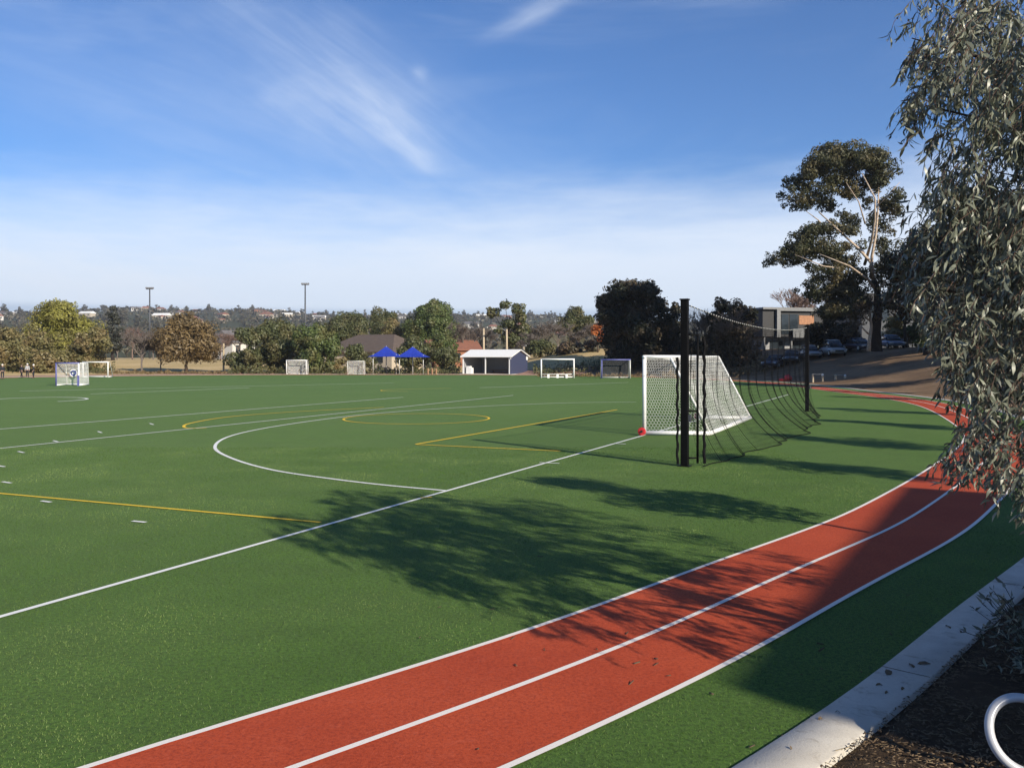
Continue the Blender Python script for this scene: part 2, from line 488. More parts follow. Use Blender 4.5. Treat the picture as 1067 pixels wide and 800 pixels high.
strip('yellow_arc_line', catmull([P(*p) for p in ((215, 446.4), (197, 446.3), (191.5, 444), (200, 440.8), (240, 434.3), (300, 429.6), (400, 424.5))], 12), .10, M['yellow_line'], .0125)
cc = np.array([-3.75, 34.9])
strip('yellow_circle_line', [cc + 2.85 * np.array([math.cos(a), math.sin(a)]) for a in np.linspace(0, 2 * math.pi, 64, endpoint=False)], .085, M['yellow_line'], .0122, closed=True)
strip('yellow_arc_line', catmull([P(*p) for p in ((425, 408), (402, 407.6), (398, 406.6), (420, 405.6), (470, 404.6))], 8), .10, M['yellow_line'], .0128)
for (px, py, dx) in ((145, 544, 14), (48, 523, 10), (7, 503, 9), (1, 486, 8), (22, 471.3, 6), (58, 460, 5), (104, 450.4, 4), (158, 442, 4)):
    strip('dashed_circle_mark', seg(P(px - dx / 2, py - .7), P(px + dx / 2, py + .7)), .07, M['white_line'], .0128)
strip('penalty_tick_mark', seg(P(562, 482.3), P(583, 483.1)), .07, M['white_line'], .0132)
strip('penalty_tick_mark', seg(P(640, 462.3), P(652, 462.9)), .07, M['white_line'], .0132)
strip('yellow_tick_mark', seg(P(438, 519), P(450, 518.4)), .07, M['yellow_line'], .0134)

# concrete edging: a real slab standing 5 cm proud of the turf, with sawn joints
def slab():
    a, b = off(TURF_EDGE), off(TURF_EDGE + SLAB_W)
    n = len(a); z1, z0 = .018, -.15
    prof = [(a - NRM * 0, z0), (a, z1 - .012), (a + NRM * .012, z1), (b - NRM * .012, z1), (b, z1 - .012), (b, z0)]
    w = rng.normal(0, .012, n); w = np.convolve(np.r_[w, w, w], np.ones(9) / 9, 'same')[n:2 * n]
    V = np.concatenate([np.c_[p + NRM * (w * (k > 2))[:, None] if k > 2 else p, np.full(n, z)] for k, (p, z) in enumerate(prof)])
    Fq = []
    i = np.arange(n); j = (i + 1) % n
    for k in range(5):
        Fq.append(np.stack([i + k * n, i + (k + 1) * n, j + (k + 1) * n, j + k * n], 1)[:, ::-1])
    return tag(mesh_np('concrete_kerb', V, np.concatenate(Fq), M['concrete']), kind='structure')
slab()
a_, b_ = off(TURF_EDGE), off(TURF_EDGE + SLAB_W)
for k in range(3, len(a_), 7):
    strip('kerb_joint', [a_[k] + (b_[k] - a_[k]) * f for f in (.02, .98)], .010, M['mulch'], .0195)

# terrain rings outward from the kerb
offs = [-.05, .12, .3, .6, .9, 1.3, 1.8, 2.4, 3.2, 4.2, 5.5, 7, 9, 12, 15, 19, 24, 30, 38, 48, 60, 75, 95, 120, 150, 190, 240, 300, 360, 420, 490, 560, 640, 720, 820, 920, 1040, 1180, 1340, 1520, 1700, 1900, 2120, 2400]
BI = BOUND[::2]; BN = NRM[::2]; nb = len(BI); CEN = np.array([-20, 45.])
rows = []
for s_ in offs:
    rad = BI - CEN; rad /= np.linalg.norm(rad, axis=1, keepdims=True)
    f = float(S(5, 160, s_)); d = BN * (1 - f) + rad * f; d /= np.linalg.norm(d, axis=1, keepdims=True)
    rows.append(BI + d * s_)
XY = np.concatenate(rows); Z = HH(XY[:, 0], XY[:, 1])
ii = np.arange(len(Z)) // nb
Z = np.where(ii == 0, -.06, Z) + np.where(ii >= 1, .012, 0)
lump = (np.sin(XY[:, 0] * 3.1 + XY[:, 1] * 1.7) + np.sin(XY[:, 0] * 1.3 - XY[:, 1] * 4.3)) * .018
Z = Z + np.where((ii >= 2) & (ii < 18), lump, 0)
faces = {}
for k in range(len(offs) - 1):
    smid = (offs[k] + offs[k + 1]) / 2
    i = np.arange(nb); j = (i + 1) % nb
    q = np.stack([i + k * nb, i + (k + 1) * nb, j + (k + 1) * nb, j + k * nb], 1)[:, ::-1]
    c = BI[i]
    for qq, (bx, by) in zip(q, c):
        if by < 30 and bx > -14 and smid < 24: r_ = 'mulch_bed'
        elif bx > 8 and by >= 30 and smid < 19: r_ = 'dirt_bank'
        elif bx > 8 and by >= 45 and smid < 38: r_ = 'car_park'
        elif (by > 70 or bx < -40) and smid < 7: r_ = 'clay_path'
        elif smid < 190: r_ = 'lawn'
        else: r_ = 'hills'
        faces.setdefault(r_, []).append(qq)
RM = {'mulch_bed': 'mulch', 'dirt_bank': 'dirt', 'car_park': 'asphalt', 'clay_path': 'clay', 'lawn': 'lawn', 'hills': 'hill'}
V3 = np.c_[XY, Z]
for nme, fs in faces.items():
    fs = np.array(fs); u, inv = np.unique(fs, return_inverse=True)
    tag(mesh_np(nme, V3[u], inv.reshape(fs.shape), M[RM[nme]], smooth=True), kind='structure')

# ------------------------------------------------------------------ foliage and trees
def unit(v): return v / np.maximum(np.linalg.norm(v, axis=-1, keepdims=True), 1e-9)

def leaves(name, C, N, size, m, parent=None, aspect=.5, axis=None, jitter=.4):
    """rhombic leaf faces at C, facing N"""
    n = len(C)
    rnd = unit(rng.normal(size=(n, 3)))
    if axis is None: a = unit(np.cross(N, rnd))
    else: a = unit(axis)
    b = unit(np.cross(N, a))
    L = size * (1 + jitter * rng.uniform(-1, 1, (n, 1)))
    bend = N * L * .12
    V = np.stack([C - a * L * .5, C + b * L * aspect * .5 + bend, C + a * L * .5, C - b * L * aspect * .5 + bend], 1).reshape(-1, 3)
    Fq = np.arange(n * 4).reshape(n, 4)
    return mesh_np(name, V, Fq, m, parent)

def clump_points(clumps, leaf, dens):
    Cs, Ns = [], []
    for c, r in clumps:
        c = np.array(c); r = np.array(r)
        area = 4 * math.pi * ((r[0] * r[1]) ** 1.6 / 3 + (r[0] * r[2]) ** 1.6 / 3 + (r[1] * r[2]) ** 1.6 / 3) ** (1 / 1.6)
        n = max(6, int(dens * area / (leaf * leaf * .25)))
        d = unit(rng.normal(size=(n, 3)))
        lob = 1 + .16 * np.sin(d[:, :1] * 5 + c[0] * 3) + .14 * np.sin(d[:, 1:2] * 6 + c[1]) + .12 * np.sin(d[:, 2:3] * 7 + c[2] * 2)
        rr = (.50 + .52 * np.sqrt(rng.uniform(0, 1, (n, 1)))) * lob + (rng.uniform(size=(n, 1)) < .06) * rng.uniform(0, .22, (n, 1))
        Cs.append(c + d * r * rr); Ns.append(unit(d * 1.0 + rng.normal(size=(n, 3)) * .55))
    return np.concatenate(Cs), np.concatenate(Ns)

def wobble(a, b, n=5, k=.08):
    a, b = Vector(a), Vector(b); L = (b - a).length
    out = []
    for i in range(n):
        t = i / (n - 1); p = a.lerp(b, t)
        if 0 < i < n - 1: p += Vector((random.uniform(-1, 1), random.uniform(-1, 1), random.uniform(-.5, .5))) * L * k
        out.append(p)
    return out

def trunk_mesh(parent, h_fork, top, clumps, r0, m, limbs=9, name='trunk', n=8):
    bm = bmesh.new()
    sp = wobble((0, 0, -.15), (top[0], top[1], top[2]), 7, .03)
    zs = [p.z for p in sp]; zt = max(zs[-1], .1)
    rr = [r0 * (1.35 if i == 0 else 1) * (1 - .8 * max(0, p.z) / zt) for i, p in enumerate(sp)]
    tube(bm, sp, rr, n)
    cl = sorted(clumps, key=lambda c: -c[1][0])[:limbs]
    for c, r in cl:
        zc = c[2]
        z0 = min(max(h_fork * random.uniform(.8, 1.3), zc * .45), zt * .9)
        t = z0 / zt
        st = Vector((top[0] * t, top[1] * t, z0))
        rb = r0 * (1 - .8 * t) * .6
        e = Vector(c)
        mid = st.lerp(e, .5) + Vector((0, 0, -.05 * (e - st).length))
        pts = [st, st.lerp(mid, .6), mid, mid.lerp(e, .6), e]
        tube(bm, pts, [rb, rb * .8, rb * .6, rb * .4, rb * .18], 5)
    return obj(name, bm, m, parent, smooth=True)

def auto_clumps(w, h, z0, n, shape='round', flat=.8, dz=1.0):
    """clumps filling a crown of width w, from z0 up to h"""
    out = []
    hc = (h - z0)
    for k in range(n):
        while True:
            t = random.random()
            if shape == 'round': prof = math.sqrt(max(0, 1 - (2 * t - .95) ** 2)) * .95 + .05
            elif shape == 'dome': prof = math.sqrt(max(0, 1 - t ** 2.2))
            elif shape == 'cone': prof = (1 - t) * .95 + .08
            elif shape == 'column': prof = .7 + .3 * math.sin(t * 3.0)
            else: prof = .6 + .4 * t
            a = random.uniform(0, 2 * math.pi); rho = math.sqrt(random.random()) * prof
            break
        r = w * random.uniform(.15, .25) * (.75 + .25 * prof if shape != 'cone' else .45 + .6 * prof)
        out.append(((math.cos(a) * rho * (w / 2 - r * .6), math.sin(a) * rho * (w / 2 - r * .6), z0 + hc * (.10 + .80 * t)), (r, r, r * flat)))
    return out

def tree(name, label, cat, base, clumps, lm, bark='bark', leaf=.45, dens=1.0, r0=.2, fork=None, top=None, group=None, aspect=.55, limbs=9):
    t = empty(name, base, label, cat, 0, group)
    zmax = max(c[2] + r[2] for c, r in clumps); zmin = min(c[2] - r[2] for c, r in clumps)
    fork = fork if fork is not None else max(.4, zmin + (zmax - zmin) * .15)
    top = top or (0, 0, zmin + (zmax - zmin) * .7)
    trunk_mesh(t, fork, top, clumps, r0, M[bark], limbs)
    C, N = clump_points(clumps, leaf, dens)
    leaves('crown', C, N, leaf, M[lm], t, aspect)
    return t

def bare_tree(name, label, base, h, w, m='twig', group=None, depth=4, seed=1, twigs=1.0):
    rs = random.Random(seed)
    t = empty(name, base, label, 'tree', 0, group)
    bm = bmesh.new(); segs = []
    def grow(p, d, L, r, lev):
        e = p + d * L
        mid = p.lerp(e, .5) + Vector((rs.uniform(-1, 1), rs.uniform(-1, 1), 0)) * L * .06
        if lev < 3: tube(bm, [p, mid, e], [r, r * .85, r * .7], 5 if lev else 7, cap=False)
        else: segs.append((tuple(p), tuple(mid))); segs.append((tuple(mid), tuple(e)))
        if lev >= depth: return
        for k in range(rs.choice((3, 4, 4)) if lev else 5):
            a = rs.uniform(0, 2 * math.pi); sp = rs.uniform(.35, .85) * (w / h) * 1.3
            nd = (d + Vector((math.cos(a), math.sin(a), rs.uniform(-.1, .35))) * sp).normalized()
            st = p.lerp(e, rs.uniform(.55, 1.0))
            grow(st, nd, L * rs.uniform(.60, .82), r * .58, lev + 1)
    grow(Vector((0, 0, -.1)), Vector((0, 0, 1)), h * .33, h * .018, 0)
    zmax = max(max(a[2], b[2]) for a, b in segs); k = h / zmax
    obj('trunk', bm, M[m], t).scale = (k, k, k)
    c = strands('crown', segs, .022 * max(1.0, h / 8), M[m], t); c.scale = (k, k, k)
    return t

def ground_at(px, d): 
    x = (px - CX) / F * d
    return Vector((x, d, H(x, d)))

def px_tree(name, label, px, ytop, wpx, d, lm, shape='round', n=14, leaf=.36, z0f=.12, dens=.85, bark='bark', flat=.8, cat='tree', group=None, r0=.22, aspect=.55):
    b = ground_at(px, d); top = EYE + (HY - ytop) / F * d
    h = top - b.z; w = wpx / F * d
    h *= 1.03
    cl = auto_clumps(w, h, h * z0f, n, shape, flat)
    return tree(name, label, cat, b, cl, lm, bark, leaf, dens, r0, group=group, aspect=aspect)

# trees along the far side of the field, left to right
px_tree('olive_tree', 'brownish olive tree at the left edge of the picture, behind the dark clad people', 8, 344, 66, 122, 'olive_leaf', 'round', 22, z0f=.02)
px_tree('yellow_green_tree', 'tall bushy yellow green tree, brightest crown on the left, behind the two left goals', 66, 319, 78, 140, 'yellow_leaf', 'round', 30, z0f=.05)
px_tree('olive_tree', 'olive tree with low branches between the yellow green tree and the dark pine', 97, 341, 46, 128, 'olive_leaf', 'round', 20, z0f=.04)
px_tree('olive_bush', 'dark olive bush behind the small goal with blue posts', 45, 352, 60, 120, 'olive_leaf', 'dome', 20, z0f=.0, cat='bush')
px_tree('pine_tree', 'dark narrow pine with a double tip rising beside the yellow green tree', 118, 315, 30, 165, 'pine_leaf', 'cone', 34, z0f=.08, flat=.6, bark='dark_bark', r0=.3)
bare_tree('bare_tree', 'leafless grey brown tree on the dry grass, left of the tan leaved tree', ground_at(148, 124), 6.3, 6.0, 'twig', seed=3, depth=5)
bare_tree('bare_tree', 'thin leafless tree crowding the trunk of the tan leaved tree on its left side', ground_at(168, 126), 4.6, 3.4, 'twig', seed=4, depth=5)
px_tree('tan_tree', 'round tan leaved autumn tree standing on the dry grass lawn', 195, 333, 74, 124, 'tan_leaf', 'dome', 26, z0f=.30, leaf=.35, dens=.75)
px_tree('dark_tree', 'dull green shrubby tree right of the pale timber pole', 258, 342, 46, 121, 'dark_leaf', 'round', 18, z0f=.0)
px_tree('dark_tree', 'tall dark green tree just left of the net goal in the far middle', 288, 335, 62, 124, 'dark_leaf', 'round', 26, z0f=.0)
px_tree('bright_green_tree', 'dense bright green bushy tree right behind the white net goal in the far middle', 326, 340, 58, 119, 'green_leaf', 'round', 26, z0f=.0)
px_tree('dark_tree', 'dark tree over the brown roof, left of the dome shaped tree', 364, 326, 56, 175, 'dark_leaf', 'round', 22, z0f=.1)
px_tree('dark_tree', 'peaked dark tree rising behind the blue shade sails', 398, 321, 44, 185, 'dark_leaf', 'round', 20, z0f=.1)
px_tree('brown_tree', 'brownish rounded tree above the left shade sail', 413, 331, 36, 170, 'olive_leaf', 'round', 16, z0f=.1)
px_tree('dome_tree', 'wide dome shaped green tree above the right shade sail', 450, 317, 66, 165, 'green_leaf', 'dome', 30, z0f=.22, flat=.7)
px_tree('dark_tree', 'low leafy green tree under the dome shaped tree', 458, 346, 38, 140, 'green_leaf', 'round', 16, z0f=.05)
px_tree('dark_bush', 'dark bush behind the posts of the blue shade sails', 428, 352, 44, 127, 'dark_leaf', 'round', 18, z0f=.0, cat='bush')
px_tree('dark_bush', 'dark bush between the right shade sail and the white roofed shelter', 462, 362, 36, 124, 'dark_leaf', 'round', 14, z0f=.0, cat='bush')
px_tree('dark_bush', 'dark bush under the brown roof, behind the grey net goal', 372, 358, 36, 126, 'dark_leaf', 'round', 14, z0f=.0, cat='bush')
px_tree('low_bush', 'low olive bush left of the brown roofed house', 350, 362, 26, 123, 'olive_leaf', 'dome', 10, z0f=.0, cat='bush')
k_ = 0
for (px, yt, w, d, lab) in ((486, 335, 34, 150, 'leafless grey tree behind the left end of the shelter roof'), (503, 334, 34, 158, 'leafless grey tree between the two lamp poles'),
                            (560, 337, 34, 152, 'leafless grey tree just right of the gum tree with the open top'), (581, 333, 40, 160, 'pale leafless tree above the plain white goal'),
                            (603, 343, 34, 140, 'leafless brown tree left of the orange leaved tree'), (474, 338, 26, 172, 'faint leafless tree right of the dome shaped tree'),
                            (545, 345, 30, 140, 'leafless tree above the right end of the shelter'), (619, 336, 26, 165, 'leafless tree rising behind the orange leaved tree')):
    b = ground_at(px, d); h = EYE + (HY - yt) / F * d - b.z
    k_ += 1
    bare_tree('bare_tree', lab, b, h, w / F * d, 'twig', seed=20 + k_, depth=5)
for i, (px, yt, w, d) in enumerate(((122, 346, 34, 172), (138, 340, 36, 186), (160, 343, 34, 178), (184, 338, 36, 192), (214, 340, 34, 184), (230, 345, 32, 174), (248, 340, 30, 190), (345, 338, 30, 185), (425, 336, 34, 200), (480, 340, 30, 190))):
    b = ground_at(px, d); h = EYE + (HY - yt) / F * d - b.z
    bare_tree('bare_tree', 'leafless brown tree in the hazy belt between the field trees and the hillside', b, h, w / F * d, 'pink_twig' if i % 2 else 'twig', 'leafless trees in the belt beyond the lawn', seed=70 + i, depth=5)
def undergrowth(name, label, spans, lm, seed):
    rs = np.random.default_rng(seed); Cs = []
    for (p0, p1, d, hmax, n) in spans:
        px = rs.uniform(p0, p1, n); dd = d + rs.normal(0, 1.6, n); x = (px - CX) / F * dd
        hh = hmax * (.35 + .65 * np.abs(np.sin(px * .37 + d)) * np.abs(np.sin(px * .113 + 1)))
        z = HH(x, dd) + hh * rs.uniform(0, 1, n) ** 1.3
        Cs.append(np.stack([x, dd, z], 1))
    C = np.concatenate(Cs); N = unit(rng.normal(size=C.shape) + np.array([0, -.4, .5]))
    o = leaves(name, C, N, .34, M[lm], aspect=.4); o['label'] = label; tag(o, kind='stuff')
undergrowth('undergrowth', 'ragged low undergrowth along the foot of the far trees', ((-20, 120, 121, 1.6, 2600), (238, 480, 119, 1.5, 4200), (556, 720, 116, 1.3, 2600)), 'dark_leaf', 3)
undergrowth('long_grass', 'tufts of dry grass at the edge of the lawn and on the bank', ((100, 250, 119, .45, 1500), (560, 800, 104, .5, 1400), (690, 800, 98, .9, 1500)), 'tan_leaf', 4)
px_tree('green_bush', 'dull green bush under the leafless trees, right of the shelter', 563, 356, 32, 135, 'dark_leaf', 'round', 14, z0f=.0, cat='bush')
px_tree('brown_bush', 'reddish brown bush behind the plain white goal', 590, 360, 36, 130, 'brown_leaf', 'round', 14, z0f=.0, cat='bush')
px_tree('dark_tree', 'dark green rounded tree on the skyline left of the big dark tree', 602, 321, 38, 185, 'dark_leaf', 'round', 18, z0f=.15)
px_tree('orange_tree', 'small orange leaved autumn tree against the big dark tree', 623, 338, 20, 126, 'orange_leaf', 'round', 8, leaf=.35, z0f=.35, r0=.12)
px_tree('brown_bush', 'brown bush under the orange leaved tree', 618, 357, 26, 128, 'brown_leaf', 'round', 10, z0f=.0, cat='bush')

def clump_tree(name, label, px, d, pix, lm, bark='bark', leaf=.5, dens=1.0, r0=.25, zr=.8, limbs=12, fork=None, top=None, aspect=.55, dj=.5):
    """tree whose crown is given clump by clump: (x, y, half width, half height) in photo pixels at the tree's own distance"""
    b = ground_at(px, d); cl = []
    for (cx, cy, rx, ry) in pix:
        p = PD(cx, cy, d) - b
        r = rx / F * d; rz = ry / F * d
        depth = random.uniform(-1, 1) * dj * max(3.0, 14 / F * d)
        cl.append(((p.x, depth, p.z), (r, r * random.uniform(.8, 1.1), rz)))
        cl.append(((p.x + r * random.uniform(-.4, .4), depth + random.choice((-1, 1)) * r * 1.1, p.z - rz * random.uniform(0, .35)), (r * .75, r * .75, rz * .75)))
    return tree(name, label, 'tree', b, cl, lm, bark, leaf, dens, r0, fork, top, limbs=limbs, aspect=aspect)

clump_tree('gum_tree', 'gum tree with an open top of separate leaf clumps behind the white roofed shelter', 531, 150,
           [(514, 325.5, 7.5, 5.5), (526.5, 317.5, 6, 4.5), (540, 322, 7, 6), (543, 331, 6, 6), (531, 337, 8, 5), (545, 343, 9, 7), (533, 352, 11, 8), (548, 358, 10, 8), (520, 344, 5, 4)], 'dark_leaf', r0=.28, leaf=.45)
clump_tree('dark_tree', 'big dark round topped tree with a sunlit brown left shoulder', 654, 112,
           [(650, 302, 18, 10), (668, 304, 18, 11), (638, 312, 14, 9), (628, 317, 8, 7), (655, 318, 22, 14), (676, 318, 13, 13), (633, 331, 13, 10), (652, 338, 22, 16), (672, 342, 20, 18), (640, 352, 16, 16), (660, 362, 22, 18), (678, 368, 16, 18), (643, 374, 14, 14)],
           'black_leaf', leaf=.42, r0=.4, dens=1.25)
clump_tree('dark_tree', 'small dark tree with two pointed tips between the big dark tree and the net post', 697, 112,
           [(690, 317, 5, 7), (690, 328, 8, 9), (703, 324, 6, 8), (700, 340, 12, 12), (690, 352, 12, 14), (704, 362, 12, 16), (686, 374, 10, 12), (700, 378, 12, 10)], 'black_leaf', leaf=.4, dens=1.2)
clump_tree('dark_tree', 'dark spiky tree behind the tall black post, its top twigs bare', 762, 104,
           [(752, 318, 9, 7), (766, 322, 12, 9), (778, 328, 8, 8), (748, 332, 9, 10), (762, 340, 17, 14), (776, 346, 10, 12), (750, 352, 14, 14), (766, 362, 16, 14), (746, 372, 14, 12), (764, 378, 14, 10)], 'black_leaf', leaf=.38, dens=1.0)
bare_tree('bare_tree', 'spindly leafless tree seen between the black post and the dark spiky tree', ground_at(732, 108), 7.0, 4.2, 'twig', seed=51, depth=5)
bare_tree('bare_tree', 'twiggy leafless crown growing through the dark spiky tree', ground_at(768, 103), 7.4, 6.5, 'twig', seed=52, depth=5)
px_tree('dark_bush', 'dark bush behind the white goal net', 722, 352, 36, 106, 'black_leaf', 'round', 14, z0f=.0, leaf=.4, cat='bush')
bare_tree('bare_tree', 'pinkish leafless tree left of the flat roofed modern building', ground_at(788, 118), 4.6, 4.2, 'pink_twig', seed=53, depth=5)
px_tree('brown_bush', 'brown leafed bush left of the dark parked cars', 782, 345, 26, 102, 'brown_leaf', 'round', 14, z0f=.0, leaf=.35, dens=.6, cat='bush')
bare_tree('bare_tree', 'leafless tree standing behind the flat roofed modern building', ground_at(838, 132), 9.6, 8, 'pink_twig', seed=54, depth=5)

# the big gum on the bank, limb by limb
def big_gum():
    d = 88.0
    b = ground_at(905, d); b.z -= .05
    t = empty('gum_tree', b, 'tall gum tree with forked pale limbs and layered dark crown on the bank', 'tree')
    def q(px, py, dy=0.0): return PD(px, py, d) - b + Vector((0, dy, 0))
    bm = bmesh.new()
    tube(bm, [q(911, 366), q(912, 345), q(915, 322), q(914, 300), q(910, 290)], [.80, .52, .40, .30, .20], 10)
    obj('trunk', bm, M['dark_bark'], t, True)
    bm = bmesh.new()
    LD = -2.4
    L = [([(910, 292, 0), (903, 275, .5), (890, 262, 1), (872, 243, 1.5), (852, 222, 2)], .34), ([(903, 275, .5), (897, 255, -1), (895, 235, -1.5), (893, 215, -2), (880, 190, -2)], .26),
         ([(908, 290, 0), (906, 268, 1), (909, 245, 1.5), (913, 222, 2), (916, 195, 2.5)], .30), ([(872, 243, 1.5), (856, 228, 2.5), (842, 219, 3)], .16), ([(895, 235, -1.5), (884, 215, -1), (872, 195, 0)], .14),
         ([(913, 222, 2), (925, 205, 2), (938, 190, 2.5)], .13), ([(911, 300, 0), (893, 293, -1), (868, 282, -2), (838, 270, -2)], .24), ([(868, 282, -2), (848, 280, -1), (820, 268, 0)], .14),
         ([(911, 308, 0), (922, 290, 1), (934, 272, 2)], .2), ([(909, 312, 0), (888, 305, 2), (862, 300, 2)], .2)]
    for pts, r in L:
        pp = [q(p[0], p[1], p[2] + LD * min(1, j / 1.5)) for j, p in enumerate(pts)]; k = len(pp)
        tube(bm, pp, [.6 * r * (1 - .72 * i / (k - 1)) for i in range(k)], 7)
    obj('limb', bm, M['gum_bark'], t, True)
    cl = [(868, 158, 24, 12), (890, 156, 26, 11), (905, 165, 20, 12), (850, 175, 20, 12), (838, 192, 17, 11), (828, 206, 10, 8), (858, 198, 22, 12), (878, 180, 24, 13), (916, 173, 12, 8), (920, 187, 9, 8), (912, 186, 20, 11),
          (934, 205, 13, 10), (842, 212, 12, 7), (892, 200, 14, 8),  
          (850, 240, 18, 9), (872, 238, 14, 9), (838, 252, 16, 12), (858, 256, 20, 13), (822, 262, 12, 9), (811, 268, 7, 7), (840, 268, 16, 9), (878, 270, 14, 9), (884, 290, 16, 9), (862, 284, 18, 10),
          (846, 296, 10, 7), (872, 300, 20, 11), (900, 298, 18, 14), (922, 288, 14, 14), (928, 268, 10, 14), (856, 310, 14, 8), (880, 318, 18, 10), (902, 320, 12, 10), (866, 326, 18, 9), (934, 296, 10, 10)]
    clumps = []
    for (cx, cy, rx, ry) in cl:
        p = q(cx, cy); r = rx / F * d * 1.12; rz = ry / F * d * 1.15
        for k in range(6):
            f = random.uniform(.30, .58) if k else .72
            clumps.append(((p.x + random.uniform(-.75, .75) * r * (k > 0), random.uniform(-2.2, 3.4) if k else .6, p.z + random.uniform(-.75, .75) * rz * (k > 0)), (r * f, r * f, rz * f * 1.05)))
    for (cx, cy, rx, ry) in ((896, 222, 13, 14), (902, 246, 14, 13), (886, 262, 14, 11), (906, 268, 12, 12), (924, 230, 12, 14), (931, 250, 11, 14), (916, 205, 12, 10), (938, 202, 14, 11), (944, 222, 10, 12), (930, 214, 12, 10), (940, 240, 8, 10), (880, 222, 8, 7)):
        p = q(cx, cy)
        for k in range(4):
            clumps.append(((p.x + random.uniform(-.8, .8), random.uniform(1.2, 4.2), p.z + random.uniform(-.9, .9)), (rx / F * d * random.uniform(.35, .6),) * 2 + (ry / F * d * random.uniform(.35, .6),)))
    C, N = clump_points(clumps, .25, .60)
    leaves('crown', C, N, .26, M['gum_leaf'], t, .5)
big_gum()

def small_gum():
    d = 86.5; b = ground_at(906, d)
    t = empty('gum_tree', b, 'slim pale barked gum sapling catching the sun in front of the tall gum trunk', 'tree')
    def q(px, py, dy=0.0): return PD(px, py, d) - b + Vector((0, dy, 0))
    bm = bmesh.new()
    tube(bm, [q(905, 366), q(906, 355), q(908, 340), q(906, 325), q(902, 312)], [.24, .18, .15, .11, .06], 8)
    tube(bm, [q(905, 348), q(900, 343), q(896, 338)], [.09, .07, .04], 6)
    tube(bm, [q(907, 335), q(897, 326), q(888, 322)], [.08, .06, .03], 6)
    obj('trunk', bm, M['gum_bark'], t, True)
    cl = [((q(x, y).x, random.uniform(-.6, .6), q(x, y).z), (rx / F * d, rx / F * d, ry / F * d)) for (x, y, rx, ry) in ((886, 326, 8, 6), (894, 320, 8, 6), (898, 333, 8, 7), (889, 338, 7, 6), (903, 322, 7, 6), (882, 345, 6, 5), (912, 330, 5, 6))]
    C, N = clump_points(cl, .3, .45)
    leaves('crown', C, N, .3, M['brown_leaf'], t, .5)
small_gum()

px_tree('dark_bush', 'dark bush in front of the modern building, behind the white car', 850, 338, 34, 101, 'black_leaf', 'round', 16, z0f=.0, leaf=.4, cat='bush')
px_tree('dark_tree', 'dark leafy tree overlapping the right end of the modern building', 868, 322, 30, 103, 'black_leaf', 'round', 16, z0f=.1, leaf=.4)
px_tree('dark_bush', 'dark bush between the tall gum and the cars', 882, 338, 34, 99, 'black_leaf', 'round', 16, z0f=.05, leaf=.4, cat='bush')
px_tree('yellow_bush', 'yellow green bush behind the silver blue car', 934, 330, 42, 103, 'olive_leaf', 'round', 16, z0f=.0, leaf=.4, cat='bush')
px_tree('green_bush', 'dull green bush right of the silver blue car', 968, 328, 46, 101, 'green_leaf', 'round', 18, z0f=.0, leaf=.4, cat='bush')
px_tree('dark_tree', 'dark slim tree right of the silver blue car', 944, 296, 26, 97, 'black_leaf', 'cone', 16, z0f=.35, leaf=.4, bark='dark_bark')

# trees on the right bank, mostly beyond the edge of the picture: they shade the bank
for (x, y, h, w, lab) in ((43, 68.5, 12, 9, 'dark bank tree half hidden by the near drooping foliage'), (48, 60, 13, 9, 'bank tree beyond the near foliage, shading the dirt slope'),
                     (47, 80, 14, 10, 'bank tree behind the near foliage beside the car park'), (55, 72, 14, 10, 'outermost tree at the top of the dirt bank'), (33.5, 60, 12, 8, 'bank tree nearest the bend, behind the near drooping foliage'),
                     (38.5, 82, 12, 8, 'bank tree beside the slim dark tree right of the cars'), (46, 91, 13, 9, 'tree at the right end of the row of parked cars'), (54, 86, 14, 9, 'tree right of the car park, hidden by the near foliage')):
    cl = auto_clumps(w, h, h * .18, 24, 'round', .8)
    tree('bank_tree', lab, 'tree', (x, y, H(x, y)), cl, 'black_leaf', 'dark_bark', .42, .9, .35)

# row of young trees outside the bend
proto = None
GRP = 'young trees in a row outside the bend of the track'
for i, (x, y, sc_) in enumerate(((7.3, 9.6, 1.02), (12.6, 12.8, 1.0), (15.5, 18.7, 1.05), (18.4, 26, 1.02), (21.0, 33.7, 1.0), (26.2, 45.5, 1.0), (29.3, 53.0, 1.0))):
    if proto is None:
        cl = auto_clumps(2.3, 5.0, 1.9, 18, 'round', .9)
        proto = tree('young_tree', 'young upright gum tree in the row outside the bend of the track', 'tree', (0, 0, 0), cl, 'gum_leaf', 'gum_bark', .16, .55, .07, group=GRP, aspect=.35)
        o = proto
    else:
        o = copy_tree(proto)
    o.location = (x, y, H(x, y) - .02); o.rotation_euler.z = i * 1.3; o.scale = (sc_, sc_, sc_ * (1 if i else .98))

